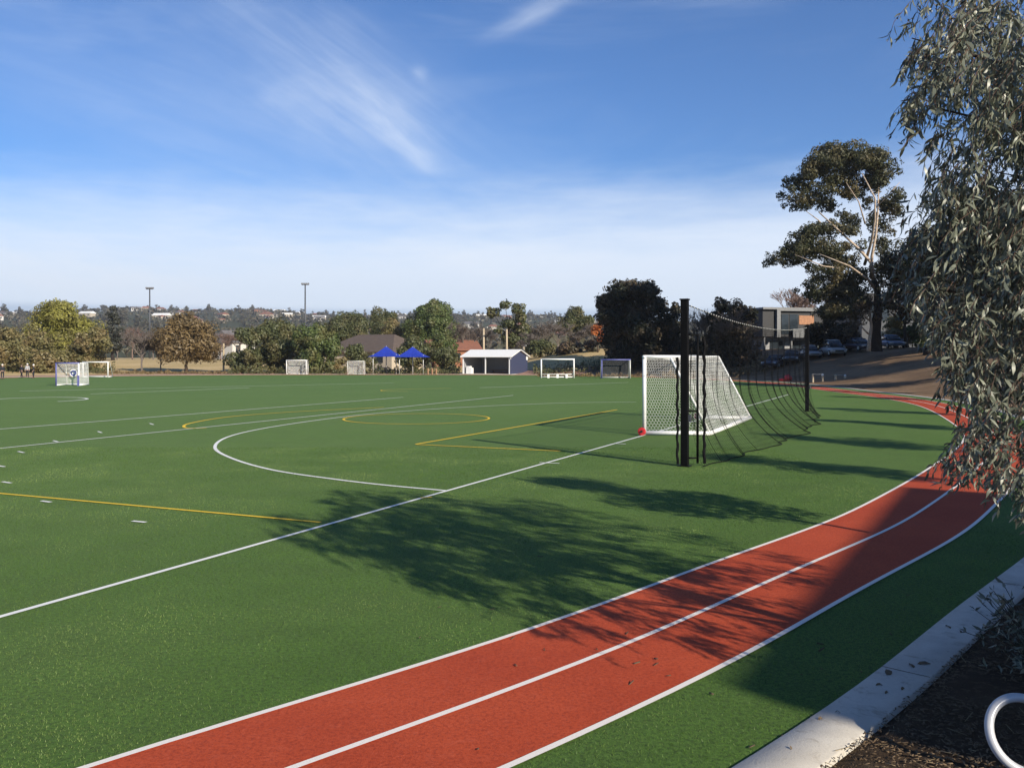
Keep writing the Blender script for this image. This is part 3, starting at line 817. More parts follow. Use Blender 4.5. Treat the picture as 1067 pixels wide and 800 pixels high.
# the drooping gum right beside the camera
def droop_gum():
    base = Vector((5.0, 5.3, 0)); base.z = H(base.x, base.y)
    t = empty('gum_tree', base, 'nearest gum tree with long drooping grey green leaves filling the right edge', 'tree')
    def q(px, py, d): return PD(px, py, d)
    # left outline of the crown: row -> leftmost pixel
    oy = [-40, 0, 40, 70, 100, 130, 150, 165, 185, 215, 235, 262, 285, 310, 335, 360, 400, 430, 460, 478, 492, 505, 530, 560]
    ox = [x_ + 6 for x_ in [950, 940, 938, 944, 940, 948, 962, 972, 958, 934, 938, 946, 930, 946, 966, 972, 984, 1002, 980, 974, 1002, 1060, 1080, 1100]]
    tw = []
    tries = 0
    def inside(px, py, d, pad):
        lim = np.interp(py, oy, ox)
        if px < lim + pad: return False
        z = EYE + (HY - py) / F * d; x = (px - CX) / F * d
        if z > 5.45 - .22 * abs(x - 4.0): return False
        return math.hypot(x - 4.9, (d - 5.9) * 1.1) < 2.6
    while len(tw) < 8200 and tries < 60000:
        tries += 1
        py = random.uniform(-30, 545); px = random.uniform(925, 1330); d = random.uniform(4.9, 7.7)
        if not inside(px, py, d, 5): continue
        if px > 1140 and py > 330 and random.random() < .55: continue
        if py < 235 and px < 1080 and random.random() < .2: continue
        c = np.array(((px - CX) / F * d, d, EYE + (HY - py) / F * d)); rad = random.uniform(.12, .30)
        for k in range(random.randint(8, 26)):
            v_ = rng.normal(0, .5, 3) * rad * np.array([1, 1, .9]); p = c + v_
            if inside(CX + F * p[0] / p[1], HY - F * (p[2] - EYE) / p[1], p[1], 2): tw.append(tuple(p))
    tw = np.array(tw)
    # leaves hang from each twig
    Cs, Ax, Wd = [], [], []
    segs = []
    for p in tw:
        out = unit(np.array([p[0] - 4.9, p[1] - 5.6, 0]) + rng.normal(0, 1.5, 3) * np.array([1, 1, 0]))
        k = random.randint(6, 12); L = random.uniform(.08, .28)
        e = p + out * L * random.uniform(.1, .7) + np.array([0, 0, -L * random.uniform(.5, 1.0)])
        segs.append((tuple(p), tuple((p + e) / 2 + out * L * .12))); segs.append((tuple((p + e) / 2 + out * L * .12), tuple(e)))
        for j in range(k):
            f = (j + random.random()) / k
            c = p + (e - p) * f + out * L * .25 * f * (1 - f)
            a = unit(np.array([0, 0, -1.0]) + rng.normal(0, .55, 3) + out * .25)
            Cs.append(c); Ax.append(a)
    C = np.array(Cs); A = np.array(Ax); n = len(C)
    L = rng.uniform(.046, .092, (n, 1)); W = L * rng.uniform(.17, .27, (n, 1))
    s = unit(np.cross(A, unit(rng.normal(size=(n, 3))))); nn = np.cross(s, A)
    curve = rng.uniform(-.22, .22, (n, 1))
    rows_ = []
    for f, w in ((0, .10), (.28, .9), (.58, .85), (1.0, .02)):
        cen = C + A * L * f + s * L * curve * math.sin(f * 2.6) + nn * L * .10 * math.sin(f * 3.1)
        rows_.append(cen - s * W * w * .5); rows_.append(cen + s * W * w * .5)
    V = np.stack(rows_, 1).reshape(-1, 3) - np.array(base)
    b0 = (np.arange(n) * 8)[:, None]
    Fq = np.concatenate([b0 + np.array([[k, k + 1, k + 3, k + 2]]) for k in (0, 2, 4)])
    mesh_np('crown', V, Fq, M['euc_leaf'], t)
    sg = [(tuple(np.array(a) - np.array(base)), tuple(np.array(b) - np.array(base))) for a, b in segs]
    strands('twigs', sg, .0019, M['twig_red'], t)
    bm = bmesh.new()
    tube(bm, [Vector((0, 0, -.15)), Vector((.05, .03, .7)), Vector((-.02, .12, 1.6)), Vector((-.1, .2, 2.6)), Vector((-.2, .35, 3.6))], [.11, .085, .075, .055, .02], 9)
    for (px, py, d) in ((950, 40, 6.2), (965, 110, 5.9), (955, 215, 6.4), (985, 250, 5.6), (960, 300, 6.1), (1000, 360, 6.6), (1005, 465, 6.2), (1050, 430, 5.6), (1040, 180, 6.9), (1100, 90, 5.5), (1180, 200, 6.2), (1250, 330, 6.0)):
        e = q(px, py, d) - base
        z0 = min(2.9, max(.5, e.z * .7)); st = Vector((-.03 * z0, .08 * z0, z0))
        mid = st.lerp(e, .55) + Vector((0, 0, .18))
        tube(bm, [st, st.lerp(mid, .5) + Vector((0, 0, .06)), mid, mid.lerp(e, .6), e], [.032, .026, .018, .011, .004], 6)
    obj('trunk', bm, M['bark'], t, True)
droop_gum()

def low_shrub():
    base = Vector((3.95, 6.5, 0)); base.z = H(base.x, base.y)
    t = empty('shrub', base, 'low leafy shrub leaning over the concrete kerb at the right edge', 'shrub')
    n0 = 90; Cs, Ax = [], []; segs = []
    for i in range(n0):
        a = random.uniform(0, 2 * math.pi); up = random.uniform(.6, 2.6); L = random.uniform(.55, 1.0)
        dv = np.array([math.cos(a), math.sin(a), up]); dv /= np.linalg.norm(dv)
        p0 = np.array([random.uniform(-.05, .05), random.uniform(-.05, .05), .0]); prev = p0
        for k in range(1, 6):
            f = k / 5; p = p0 + dv * L * f + np.array([0, 0, -.22 * f * f])
            segs.append((tuple(prev), tuple(p))); prev = p
            for j in range(3):
                Cs.append(p); Ax.append(unit(dv * .5 + rng.normal(0, .6, 3) + np.array([0, 0, -.3])))
    C = np.array(Cs); A = np.array(Ax); N = unit(rng.normal(size=C.shape))
    leaves('crown', C + A * .03, N, .075, M['euc_leaf'], t, .26, axis=A)
    strands('stem', segs, .003, M['bark'], t)
low_shrub()

# ------------------------------------------------------------------ mulch chips and dead leaves
def litter(name, label, n, gen, mats_c, lo, hi, width):
    C = np.array([gen() for _ in range(n)])
    a = rng.uniform(0, 2 * math.pi, n); tilt = rng.uniform(-.25, .35, n)
    A = np.stack([np.cos(a), np.sin(a), tilt], 1); A = unit(A)
    N = unit(np.stack([rng.normal(0, .25, n), rng.normal(0, .25, n), np.ones(n)], 1))
    b = unit(np.cross(N, A)); L = rng.uniform(lo, hi, (n, 1)) ; W = rng.uniform(width * .5, width, (n, 1)); T = W * .35
    vv = []
    for sz in (-1, 1):
        for sx, sy in ((-1, -1), (1, -1), (1, 1), (-1, 1)):
            vv.append(C + A * L * .5 * sx * (1 if sy > 0 else .9) + b * W * .5 * sy + N * T * (.5 * sz + .5))
    V = np.stack(vv, 1).reshape(-1, 3); b0 = (np.arange(n) * 8)[:, None]
    Fq = np.concatenate([b0 + np.array([q_]) for q_ in ((4, 5, 6, 7), (0, 1, 5, 4), (1, 2, 6, 5), (2, 3, 7, 6), (3, 0, 4, 7))])
    o = mesh_np(name, V, Fq, mats_c)
    o['label'] = label
    return tag(o, kind='stuff')
CHIP = leaf_mat('chip', (.040, .026, .017), (.125, .085, .052), (.20, .145, .09), rough=.9, trans=0.0, spec=.1)
def gen_mulch():
    while True:
        x, y = random.uniform(.6, 5.0), random.uniform(3.6, 8.5)
        s_ = sdist(x, y)[0]
        if s_ > .03: return (x, y, H(x, y) + .010)
litter('bark_mulch', 'loose bark chips and dry twigs on the planted bank', 11000, gen_mulch, CHIP, .010, .042, .010)
STRAW = leaf_mat('straw', (.24, .18, .10), (.40, .32, .19), rough=.9, trans=0.0, spec=.1)
litter('dry_straw', 'pale dry grass stalks lying on the mulch', 260, gen_mulch, STRAW, .04, .17, .005)
DEAD = leaf_mat('dead_leaf', (.07, .05, .035), (.14, .10, .06), rough=.8, trans=0.0, spec=.2)
for (px, py, s_) in ((926, 694, .17), (950, 692, .16), (960, 688, .12)):
    pass
bm = bmesh.new()
def flat_leaf(bm, x, y, z, L, W, a):
    v = []
    for f, w in ((-.5, 0.02), (-.2, .5), (.15, .45), (.5, .02)):
        for s_ in (-1, 1):
            lx, ly = f * L, s_ * w * W
            v.append(bm.verts.new((x + lx * math.cos(a) - ly * math.sin(a), y + lx * math.sin(a) + ly * math.cos(a), z + .012 * math.cos(f * 5) + .004 * s_)))
    for k in (0, 2, 4): bm.faces.new((v[k], v[k + 1], v[k + 3], v[k + 2]))
kerb_leaves = [(926, 697, .16), (950, 690, .10), (963, 688, .13), (916, 710, .06), (924, 718, .05), (941, 714, .06), (945, 725, .07), (988, 650, .09), (1001, 655, .06), (855, 745, .05), (873, 738, .04), (824, 775, .04)]
for (px, py, L) in kerb_leaves:
    x, y = P(px, py); x *= .982; y *= .982
    b2 = bmesh.new(); flat_leaf(b2, 0, 0, 0, L, L * .32, random.uniform(0, 3))
    o = obj('fallen_leaf', b2, DEAD); o.location = (x, y, .022)
    tag(o, 'small dry brown leaf lying on the concrete kerb', 'leaf', 'dry leaves fallen on the concrete kerb')
bm.free()

def gen_fallen():
    while True:
        px, py = random.uniform(420, 1060), random.uniform(520, 800)
        x, y = P(px, py)
        if sdist(x, y)[0] < .01 and random.random() < math.exp(-((x - 2.2) ** 2 + (y - 7.5) ** 2) / 9): return (x, y, .013)
litter('leaf_litter', 'scattered dry gum leaves and bark crumbs on the near track and turf', 34, gen_fallen, DEAD, .015, .075, .013)

# turf fibres near the camera
def fibres():
    n = 170000
    x = rng.uniform(-15, 7, n * 3); y = 4.0 + 20 * rng.uniform(0, 1, n * 3) ** 2.2
    keep = np.abs(x) < y * .66 + .6
    x, y = x[keep], y[keep]
    # keep off the red track, the kerb and the bank
    T = INNER[::2]
    sel = np.zeros(len(x), bool)
    nx = NRM[::2]
    for i in range(0, len(x), 3000):
        dx = x[i:i + 3000, None] - T[:, 0]; dy = y[i:i + 3000, None] - T[:, 1]
        k = (dx * dx + dy * dy).argmin(1); r_ = np.arange(len(k))
        sd = dx[r_, k] * nx[k, 0] + dy[r_, k] * nx[k, 1]
        sel[i:i + 3000] = (sd < -.04) | ((sd > TRACK_W + .05) & (sd < TURF_EDGE - .01))
    x, y = x[sel][:n], y[sel][:n]
    gl = (np.c_[x, y] - GL0) @ GPER
    k = np.abs(gl) > .035
    x, y = x[k], y[k]; m_ = len(x)
    a = rng.uniform(0, 2 * math.pi, m_); lean = rng.uniform(.2, 1.1, m_); L = rng.uniform(.008, .018, m_) * (1 + y * .03); w = .0011 + .00016 * y
    tip = np.stack([x + np.cos(a) * np.sin(lean) * L, y + np.sin(a) * np.sin(lean) * L, np.cos(lean) * L + .001], 1)
    ba = rng.uniform(0, 2 * math.pi, m_); bx, by = np.cos(ba) * w, np.sin(ba) * w
    V = np.stack([np.stack([x - bx, y - by, np.full(m_, .0005)], 1), np.stack([x + bx, y + by, np.full(m_, .0005)], 1), tip], 1).reshape(-1, 3)
    o = mesh_np('artificial_grass', V, np.arange(m_ * 3).reshape(-1, 3), leaf_mat('fibre', (.026, .064, .009), (.115, .212, .030), (.21, .29, .08), rough=.5, trans=.2, spec=.3))
    o['label'] = 'short artificial grass fibres on the near turf'
    tag(o, kind='stuff')
fibres()

# ------------------------------------------------------------------ the white football goal
def goal_main():
    A = np.array(P(671.5, 453.5)); B = np.array(P(727, 437.0)); side = np.array([2.0, -.16])
    o3 = Vector((A[0], A[1], 0))
    t = empty('football_goal', o3, 'large white football goal with white net and red wheels near the black posts', 'goal')
    a = Vector((0, 0, 0)); b = Vector((*(B - A), 0)); sd = Vector((*side, 0)); up = Vector((0, 0, 1))
    hgt = 2.44; r = .062
    bar = sd.normalized() * .80
    wp, M_ = M['white_paint'], M
    tube_obj('post', [a + up * .03, a + up * hgt], r, wp, t, 10); tube_obj('post', [b + up * .03, b + up * hgt], r, wp, t, 10)
    d = (b - a).normalized() * r
    tube_obj('crossbar', [a + up * hgt - d, b + up * hgt + d], r, wp, t, 10)
    for p in (a, b):
        tube_obj('top_stay', [p + up * hgt, p + up * hgt + bar], r * .55, wp, t)
        tube_obj('back_stay', [p + up * hgt + bar, p + sd + up * .10], r * .55, wp, t)
        tube_obj('base_rail', [p + up * .08, p + sd + up * .08], r * 1.15, wp, t, 10)
    tube_obj('back_rail', [a + sd + up * .08, b + sd + up * .08], r * 1.15, wp, t, 10)
    tube_obj('net_rail', [a + up * hgt + bar, b + up * hgt + bar], .012, wp, t, 6)
    for p, s_ in ((a, -1), (b, 1)):
        for f in (0.0,):
            bm = bmesh.new()
            ax = d.normalized(); c = p + sd * f + up * .13 + ax * s_ * .11 - sd.normalized() * (.05 if f == 0 else 0)
            tube(bm, [c - ax * .035, c - ax * .025, c + ax * .025, c + ax * .035], [.095, .125, .125, .095], 20)
            wl = obj('wheel', bm, M['red_plastic'], t)
            bm = bmesh.new(); tube(bm, [c - ax * .06, c + ax * .06], .04, 12); obj('hub', bm, M['rubber'], wl)
    # hexagonal net on the back, roof, and both sides
    segs = []
    def hexnet(p00, p10, p01, p11, cell=.125, sag=.10):
        """bilinear patch"""
        w = max((p10 - p00).length, (p11 - p01).length); h = max((p01 - p00).length, (p11 - p10).length)
        if w < .05 or h < .05: return
        nrm = (p10 - p00).cross(p01 - p00).normalized()
        dx, dy = cell * math.sqrt(3) / 2, cell * .75
        nu, nv = int(w / dx), int(h / dy)
        def pt(u, v):
            u = min(max(u, 0), 1); v = min(max(v, 0), 1)
            p = p00.lerp(p10, u).lerp(p01.lerp(p11, u), v)
            return tuple(p + nrm * sag * math.sin(u * math.pi) * math.sin(v * math.pi) + nrm * .03 * math.sin(u * 19) * math.sin(v * math.pi))
        for j in range(nv + 1):
            for i in range(nu * 2 + 1):
                # zig-zag row then verticals: honeycomb
                z0 = (.25 if (i + j) % 2 else -.08)
                z1 = (.25 if (i + 1 + j) % 2 else -.08)
                u0, u1 = i / (nu * 2 + 1), (i + 1) / (nu * 2 + 1)
                segs.append((pt(u0, (j + z0) / (nv + .2)), pt(u1, (j + z1) / (nv + .2))))
                if (i + j) % 2 and j < nv: segs.append((pt(u0, (j + .25) / (nv + .2)), pt(u0, (j + 1 - .08) / (nv + .2))))
    at, bt = a + up * hgt, b + up * hgt
    hexnet(a + sd + up * .1, b + sd + up * .1, at + bar, bt + bar, sag=-.12)
    hexnet(at + bar, bt + bar, at, bt, sag=-.10)
    hexnet(a + up * .1, a + sd + up * .1, at, at + bar, sag=.05)
    hexnet(b + up * .1, b + sd + up * .1, bt, bt + bar, sag=.05)
    strands('net', segs, .0048, M['white_rope'], t)
goal_main()

# ------------------------------------------------------------------ the ball-stop net: posts, ladders, cable, net
NP0 = np.array(P(713.5, 485.5)); NP1 = np.array(P(841, 428.5))
def net_post(p, label, ladder, hgt=3.74):
    t = empty('net_post', (p[0], p[1], 0), label, 'post', math.atan2(NP1[1] - NP0[1], NP1[0] - NP0[0]))
    bm = bmesh.new(); box(bm, (-.08, -.08, 0), (.08, .08, hgt), bevel=.012); obj('post', bm, M['black_paint'], t)
    bm = bmesh.new(); box(bm, (-.10, -.10, hgt), (.10, .10, hgt + .03), bevel=.008); obj('cap', bm, M['black_paint'], t)
    bm = bmesh.new(); box(bm, (-.14, -.14, 0), (.14, .14, .015), bevel=.004); obj('base_plate', bm, M['black_paint'], t)
    bm = bmesh.new(); box(bm, (-.045, -.15, 1.0), (.045, -.081, 1.16), bevel=.01)
    tube(bm, [(0, -.15, 1.08), (0, -.19, 1.08), (.05, -.19, 1.02)], .012, 6); obj('winch', bm, M['dark_steel'], t)
    return t
pA = net_post(NP0, 'nearer tall black square post of the ball-stop net, with a ladder frame beside it', True)
pB = net_post(NP1, 'farther black post of the ball-stop net, in front of the bank', False, 3.78)
# ladder frame on the right of the near post, in the picture's direction (world +x side of the post)
lad = pA
inv = Matrix.Rotation(-pA.rotation_euler.z, 4, 'Z')
def loc(x, y, z): return inv @ Vector((x, y, z))
tube_obj('ladder_upright', [loc(.30, .05, .06), loc(.30, .05, 2.98)], .028, M['black_paint'], pA)
for z in (.18, 1.24, 2.96):
    tube_obj('ladder_rung', [loc(.05, .01, z), loc(.31, .05, z)], .02, M['black_paint'], pA)

# cable with its rings, slack between the posts
NL = np.linalg.norm(NP1 - NP0); ND = (NP1 - NP0) / NL; NQ = np.array([ND[1], -ND[0]])
def cable_pt(t): return np.array([*(NP0 + ND * (NL * t)), 3.66 - 4 * .30 * t * (1 - t) + .06 * t])
o0 = Vector((NP0[0], NP0[1], 0))
bm = bmesh.new(); tube(bm, [Vector(cable_pt(k / 40)) for k in range(41)], .011, 6)
cab = tag(obj('net_cable', bm, M['black_rope']), 'slack top cable with pale rings between the two black posts', 'cable')
segs = []
ringbm = bmesh.new(); bmesh.ops.create_uvsphere(ringbm, u_segments=8, v_segments=6, radius=.019)
ring0 = obj('cable_ring', ringbm, M['pale_steel'], cab); ring0.location = cable_pt(1 / 74)
for k in range(2, 74):
    c_ = ring0.copy(); COL.objects.link(c_); c_.parent = cab; c_.location = cable_pt(k / 74)

def stop_net():
    nu, nv = 230, 34
    grid = np.zeros((nu + 1, nv + 1, 3))
    for i in range(nu + 1):
        t = i / nu; top = cable_pt(t)
        bel = .35 + .95 * math.sin(math.pi * min(1, t * 1.02)) ** .8
        bel *= 1 + .10 * math.sin(t * 31) + .05 * math.sin(t * 57 + 1)
        slack = 1.0
        for j in range(nv + 1):
            v = j / nv
            z = top[2] * (1 - v) ** 1.0
            # hangs straight, then its foot is carried out behind the goal and lies on the turf
            foot = max(0, (v - .45) / .55)
            outw = bel * foot ** 2.2 + .09 * math.sin(t * 95 + v * 2) * min(v * 3, 1) * (1 - .4 * v)
            z2 = top[2] * (1 - v) if v < .9 else top[2] * (1 - v)
            z2 = max(.012, z2 - .10 * foot * (1 - foot))
            along = .25 * math.sin(t * 23 + 2) * v
            xy = NP0 + ND * (NL * t + along * min(1, 8 * t * (1 - t))) + NQ * outw
            grid[i, j] = (*xy, z2)
    segs = []
    for i in range(nu + 1):
        for j in range(nv):
            segs.append((grid[i, j], grid[i, j + 1]))
    for j in range(0, nv + 1):
        for i in range(nu):
            segs.append((grid[i, j], grid[i + 1, j]))
    o = strands('ball_stop_net', segs, .0026, M['black_rope'])
    tag(o, 'black ball-stop net draped from the cable to the turf behind the white goal', 'net')
    bm = bmesh.new(); tube(bm, [Vector(grid[i, nv]) + Vector((0, 0, .01)) for i in range(0, nu + 1, 2)], .011, 6)
    # the gathered cords that show as dark folds
    for t in (.05, .13, .19, .34, .38, .55, .72, .93):
        i = int(t * nu); tube(bm, [Vector(grid[i, j]) + Vector((.005, 0, 0)) for j in range(int(nv * .42), nv + 1, 2)], .006, 5)
    obj('net_cord', bm, M['black_rope'], o)
    # bunched net ends beside the near post
    bm = bmesh.new()
    for (x, y, zt, r) in ((-.17, -.02, 2.45, .030), (.46, .10, 2.92, .036)):
        pts = [Vector((NP0[0] + x + .012 * math.sin(z * 17), NP0[1] + y + .012 * math.cos(z * 13), z)) for z in np.linspace(.05, zt, 44)]
        tube(bm, pts, [r * (.75 + .4 * random.random()) for k in range(44)], 7)
    obj('bunched_net', bm, M['black_rope'], o)
stop_net()

# ------------------------------------------------------------------ the small goals on the far side
def small_goal(name, label, pL, pR, h, depth, post_m, net_m, r=.05, post_m2=None, base_box=False, lean=.35):
    pL, pR = np.array(pL), np.array(pR)
    t = empty(name, (pL[0], pL[1], 0), label, 'goal')
    w = Vector((*(pR - pL), 0)); wd = w.normalized(); back = Vector((-wd.y, wd.x, 0))
    if back.y < 0: back = -back
    up = Vector((0, 0, 1)); bk = back * depth; tk = back * depth * lean
    a, b = Vector((0, 0, 0)), w
    tube_obj('post', [a, a + up * h], r, M[post_m], t); tube_obj('post', [b, b + up * h], r, M[post_m2 or post_m], t)
    tube_obj('crossbar', [a + up * h - wd * r, b + up * h + wd * r], r, M[post_m], t)
    for p in (a, b):
        tube_obj('base_rail', [p + up * r, p + bk + up * r], r * .8, M[post_m2 or post_m], t)
        tube_obj('back_stay', [p + up * h, p + tk + up * h, p + bk + up * r], r * .6, M[post_m2 or post_m], t)
    tube_obj('back_rail', [a + bk + up * r, b + bk + up * r], r * .8, M[post_m2 or post_m], t)
    if net_m:
        bm = bmesh.new()
        def quad(*ps): bm.faces.new([bm.verts.new(p) for p in ps])
        e = .01
        quad(a + up * h + tk, b + up * h + tk, b + bk + up * .05, a + bk + up * .05); quad(a + up * (h - e), b + up * (h - e), b + tk + up * (h - e), a + tk + up * (h - e))
        for p in (a, b): quad(p + up * .05, p + bk + up * .05, p + tk + up * h, p + up * h)
        obj('net', bm, M[net_m], t)
    if base_box:
        for f in (.22, .50, .78):
          bm = bmesh.new(); box(bm, Vector(w * f) + bk * .15 - Vector((.12, .1, 0)), Vector(w * f) + bk * .15 + Vector((.12, .1, .42)))
          obj('weight_box', bm, M['white_paint'], t)
        tube_obj('lower_rail', [a + bk * .15 + up * .40, b + bk * .15 + up * .40], .04, M[post_m], t)
    return t
g1 = small_goal('hockey_goal', 'small box goal with blue posts, white net and a round blue crest at far left', P(58.5, 402.0), P(82, 402.0), 1.85, 1.7, 'blue_paint', 'net_white', .06, 'white_paint', lean=.9)
def crest():
    bm = bmesh.new()
    c = Vector((.78, 1.30, 1.02)); n = Vector((0, -1, 0))
    tube(bm, [c, c + n * .03], .32, 24); o = obj('crest', bm, M['white_paint'], g1)
    bm = bmesh.new()
    tube(bm, [c + n * .03, c + n * .04], .24, 24); p = obj('crest_disc', bm, M['blue_paint'], o)
    bm = bmesh.new()
    tube(bm, [c + n * .04, c + n * .05], .12, 16); obj('crest_centre', bm, M['white_paint'], p)
    bm = bmesh.new(); x = (82 - 58.5) / F * 72; box(bm, (x - .08, -.10, 0), (x + .08, -.06, .85)); obj('post_pad', bm, M['blue_paint'], g1)
crest()
small_goal('football_goal', 'plain white football goal behind the goal with blue posts', P(86.5, 393.2), P(112.5, 393.2), 1.72, 1.2, 'white_paint', None, .065)
small_goal('net_goal', 'small white net goal in front of the bright green tree', P(298.5, 390.0), P(319, 390.0), 1.85, 1.3, 'white_paint', 'net_white', .05, lean=.9)
small_goal('net_goal', 'pale grey net goal left of the blue shade sails', P(362, 390.4), P(379, 390.4), 1.75, 1.3, 'pale_steel', 'net_white', .04, lean=.8)
small_goal('football_goal', 'plain white football goal right of the white roofed shelter', P(564, 393.8), P(598, 393.8), 2.05, 1.2, 'white_paint', None, .08, base_box=True)
small_goal('hockey_goal', 'goal with blue crossbar and dark net in front of the big dark tree', P(627, 394.2), P(656.5, 394.2), 2.0, 1.3, 'blue_paint', 'net_dark', .075, 'pale_steel', lean=.8)

# ------------------------------------------------------------------ shade sails, shelter, posts
def shade_sail(label, px0, px1, d, yb, ya, dz=0):
    x0, x1 = (px0 - CX) / F * d, (px1 - CX) / F * d; w = x1 - x0; g = H((x0 + x1) / 2, d)
    ze = EYE + (HY - yb) / F * d - g; za = EYE + (HY - ya) / F * d - g
    t = empty('shade_sail', ((x0 + x1) / 2, d, g), label, 'shade sail')
    n = 14; bm = bmesh.new(); V = {}
    for i in range(n + 1):
        for j in range(n + 1):
            u, v = i / n * 2 - 1, j / n * 2 - 1
            m_ = max(abs(u), abs(v)); f = (1 - m_) ** 1.35
            pull = 1 - .10 * (1 - min(abs(u), abs(v)) / max(m_, 1e-6)) * m_
            V[i, j] = bm.verts.new((u * w / 2 * pull, v * w / 2 * pull, ze + (za - ze) * f + .15 * (1 - abs(abs(u) - abs(v))) * m_ * 0))
    for i in range(n):
        for j in range(n): bm.faces.new((V[i, j], V[i + 1, j], V[i + 1, j + 1], V[i, j + 1]))
    c = obj('canopy', bm, M['blue_cloth'], t)
    s = c.modifiers.new('thick', 'SOLIDIFY'); s.thickness = .02
    tube_obj('mast', [(0, 0, 0), (0, 0, za - .02)], .07, M['pale_steel'], t)
    for sx in (-1, 1):
        tube_obj('post', [(sx * w * .36, -w * .36, 0), (sx * w * .36, -w * .36, ze + (za - ze) * .22)], .05, M['pale_steel'], t)
    return t
shade_sail('left blue pyramid shade sail on pale posts beside its twin', 386, 419, 118, 371.5, 360.5)
shade_sail('right blue pyramid shade sail on pale posts, nearer the shelter', 413, 447, 116, 372, 361)

def shelter():
    d = 114.0; px = 532
    x = (px - CX) / F * d; g = H(x, d)
    t = empty('shelter', (x, d, g), 'open fronted white roofed sports shelter with navy end wall', 'shelter', R(-24))
    # local: near front corner at origin, front runs to -x, depth to +y
    W, D, he, hr = 6.9, 5.6, 2.35, 3.15
    bm = bmesh.new(); box(bm, (-W - .3, -.3, -.3), (.3, D + .3, .06)); obj('floor_slab', bm, M['concrete'], t)
    bm = bmesh.new(); box(bm, (-W, D - .12, .06), (-.12, D, he)); obj('back_wall', bm, M['grey_wall'], t)
    bm = bmesh.new(); box(bm, (-W, .25, .06), (-W + .12, D - .12, he)); obj('side_wall', bm, M['grey_wall'], t)
    bm = bmesh.new()
    v = [bm.verts.new(p) for p in ((-.10, .0, .06), (-.10, D, .06), (-.10, D, he), (-.10, D / 2, hr - .1), (-.10, 0, he), (0, .0, .06), (0, D, .06), (0, D, he), (0, D / 2, hr - .1), (0, 0, he))]
    bm.faces.new(v[:5]); bm.faces.new(v[5:][::-1])
    for k in range(5): bm.faces.new((v[k], v[k + 5], v[(k + 1) % 5 + 5], v[(k + 1) % 5]))
    bmesh.ops.recalc_face_normals(bm, faces=bm.faces); obj('end_wall', bm, M['navy_wall'], t)
    bm = bmesh.new(); ov = .28
    e0 = he - .12
    prof = [(-ov, e0), (D / 2, hr), (D + ov, e0), (D + ov, e0 + .10), (D / 2, hr + .10), (-ov, e0 + .10)]
    a = [bm.verts.new((-W - ov, y, z)) for y, z in prof]; b = [bm.verts.new((ov, y, z)) for y, z in prof]
    for k in range(6): bm.faces.new((a[k], b[k], b[(k + 1) % 6], a[(k + 1) % 6]))
    bm.faces.new((a[0], a[1], a[4], a[5])); bm.faces.new((a[1], a[2], a[3], a[4])); bm.faces.new((b[5], b[4], b[1], b[0])); bm.faces.new((b[4], b[3], b[2], b[1]))
    bmesh.ops.recalc_face_normals(bm, faces=bm.faces); obj('roof', bm, M['white_roof'], t)
    for xx in (-W + .05, -W * .52, -.16):
        bm = bmesh.new(); box(bm, (xx - .06, -.06, .06), (xx + .06, .06, he - .05)); obj('post', bm, M['white_paint'], t)
    bm = bmesh.new(); box(bm, (.002, -.14, he - .35), (.03, .10, he + .02)); box(bm, (.002, D - .5, he - .5), (.04, D + .0, he - .02)); obj('trim', bm, M['white_paint'], t)
    b0 = empty('storage_box', (0, 0, 0), 'white storage box standing inside the left end of the shelter', 'box')
    mw = Matrix.Translation((x, d, g)) @ Matrix.Rotation(R(-24), 4, 'Z')
    b0.location = mw @ Vector((-W + .75, .55, .06)); b0.rotation_euler.z = R(-24)
    bm = bmesh.new(); box(bm, (-.4, -.3, 0), (.4, .3, .78), bevel=.02); obj('body', bm, M['white_paint'], b0)
    bm = bmesh.new(); box(bm, (-.36, -.28, .78), (.15, .28, 1.0), bevel=.03); obj('lid', bm, M['white_paint'], b0)
    bn = empty('bench', mw @ Vector((-W * .42, D - .75, .06)), 'low dark bench along the back wall of the shelter', 'bench', R(-24))
    bm = bmesh.new(); box(bm, (-2.2, -.2, .40), (2.2, .2, .46), bevel=.01); obj('seat', bm, M['timber'], bn)
    for xx in (-1.9, 1.9):
        bm = bmesh.new(); box(bm, (xx - .04, -.16, 0), (xx + .04, .16, .40)); obj('leg', bm, M['grey_steel'], bn)
shelter()

def timber_post(label, px, yb, yt, d=None, m='timber', wpx=1.5, cat='post', group=None, name='timber_post', cap=None):
    if d is None: d = EYE * F / (yb - HY)
    b = ground_at(px, d); h = EYE + (HY - yt) / F * d - b.z
    t = empty(name, b, label, cat, 0, group)
    r = wpx / F * d / 2
    bm = bmesh.new(); tube(bm, [(0, 0, -.1), (0, 0, h - .05), (0, 0, h)], [r, r, r * .7], 10); obj('shaft', bm, M[m], t)
    bm = bmesh.new()
    if cap:
        bmesh.ops.create_uvsphere(bm, u_segments=10, v_segments=7, radius=r * 1.25, matrix=Matrix.Translation((0, 0, h + r * .9)))
        obj('cap', bm, M[cap], t, True)
    else:
        tube(bm, [(0, 0, h), (0, 0, h + .03)], [r * 1.05, r * .9], 10); obj('cap', bm, M[m], t)
    return t
for px, lab in ((446, 'left of three short timber posts beside the right shade sail'), (450.3, 'middle of three short timber posts beside the right shade sail'), (454.5, 'right of three short timber posts beside the right shade sail')):
    timber_post(lab, px, 0, 384, 114, wpx=1.8)
timber_post('tall pale timber pole at the right end of the dry grass lawn', 233, 0, 358, 128, 'pale_timber', 1.9, 'pole', name='timber_pole')
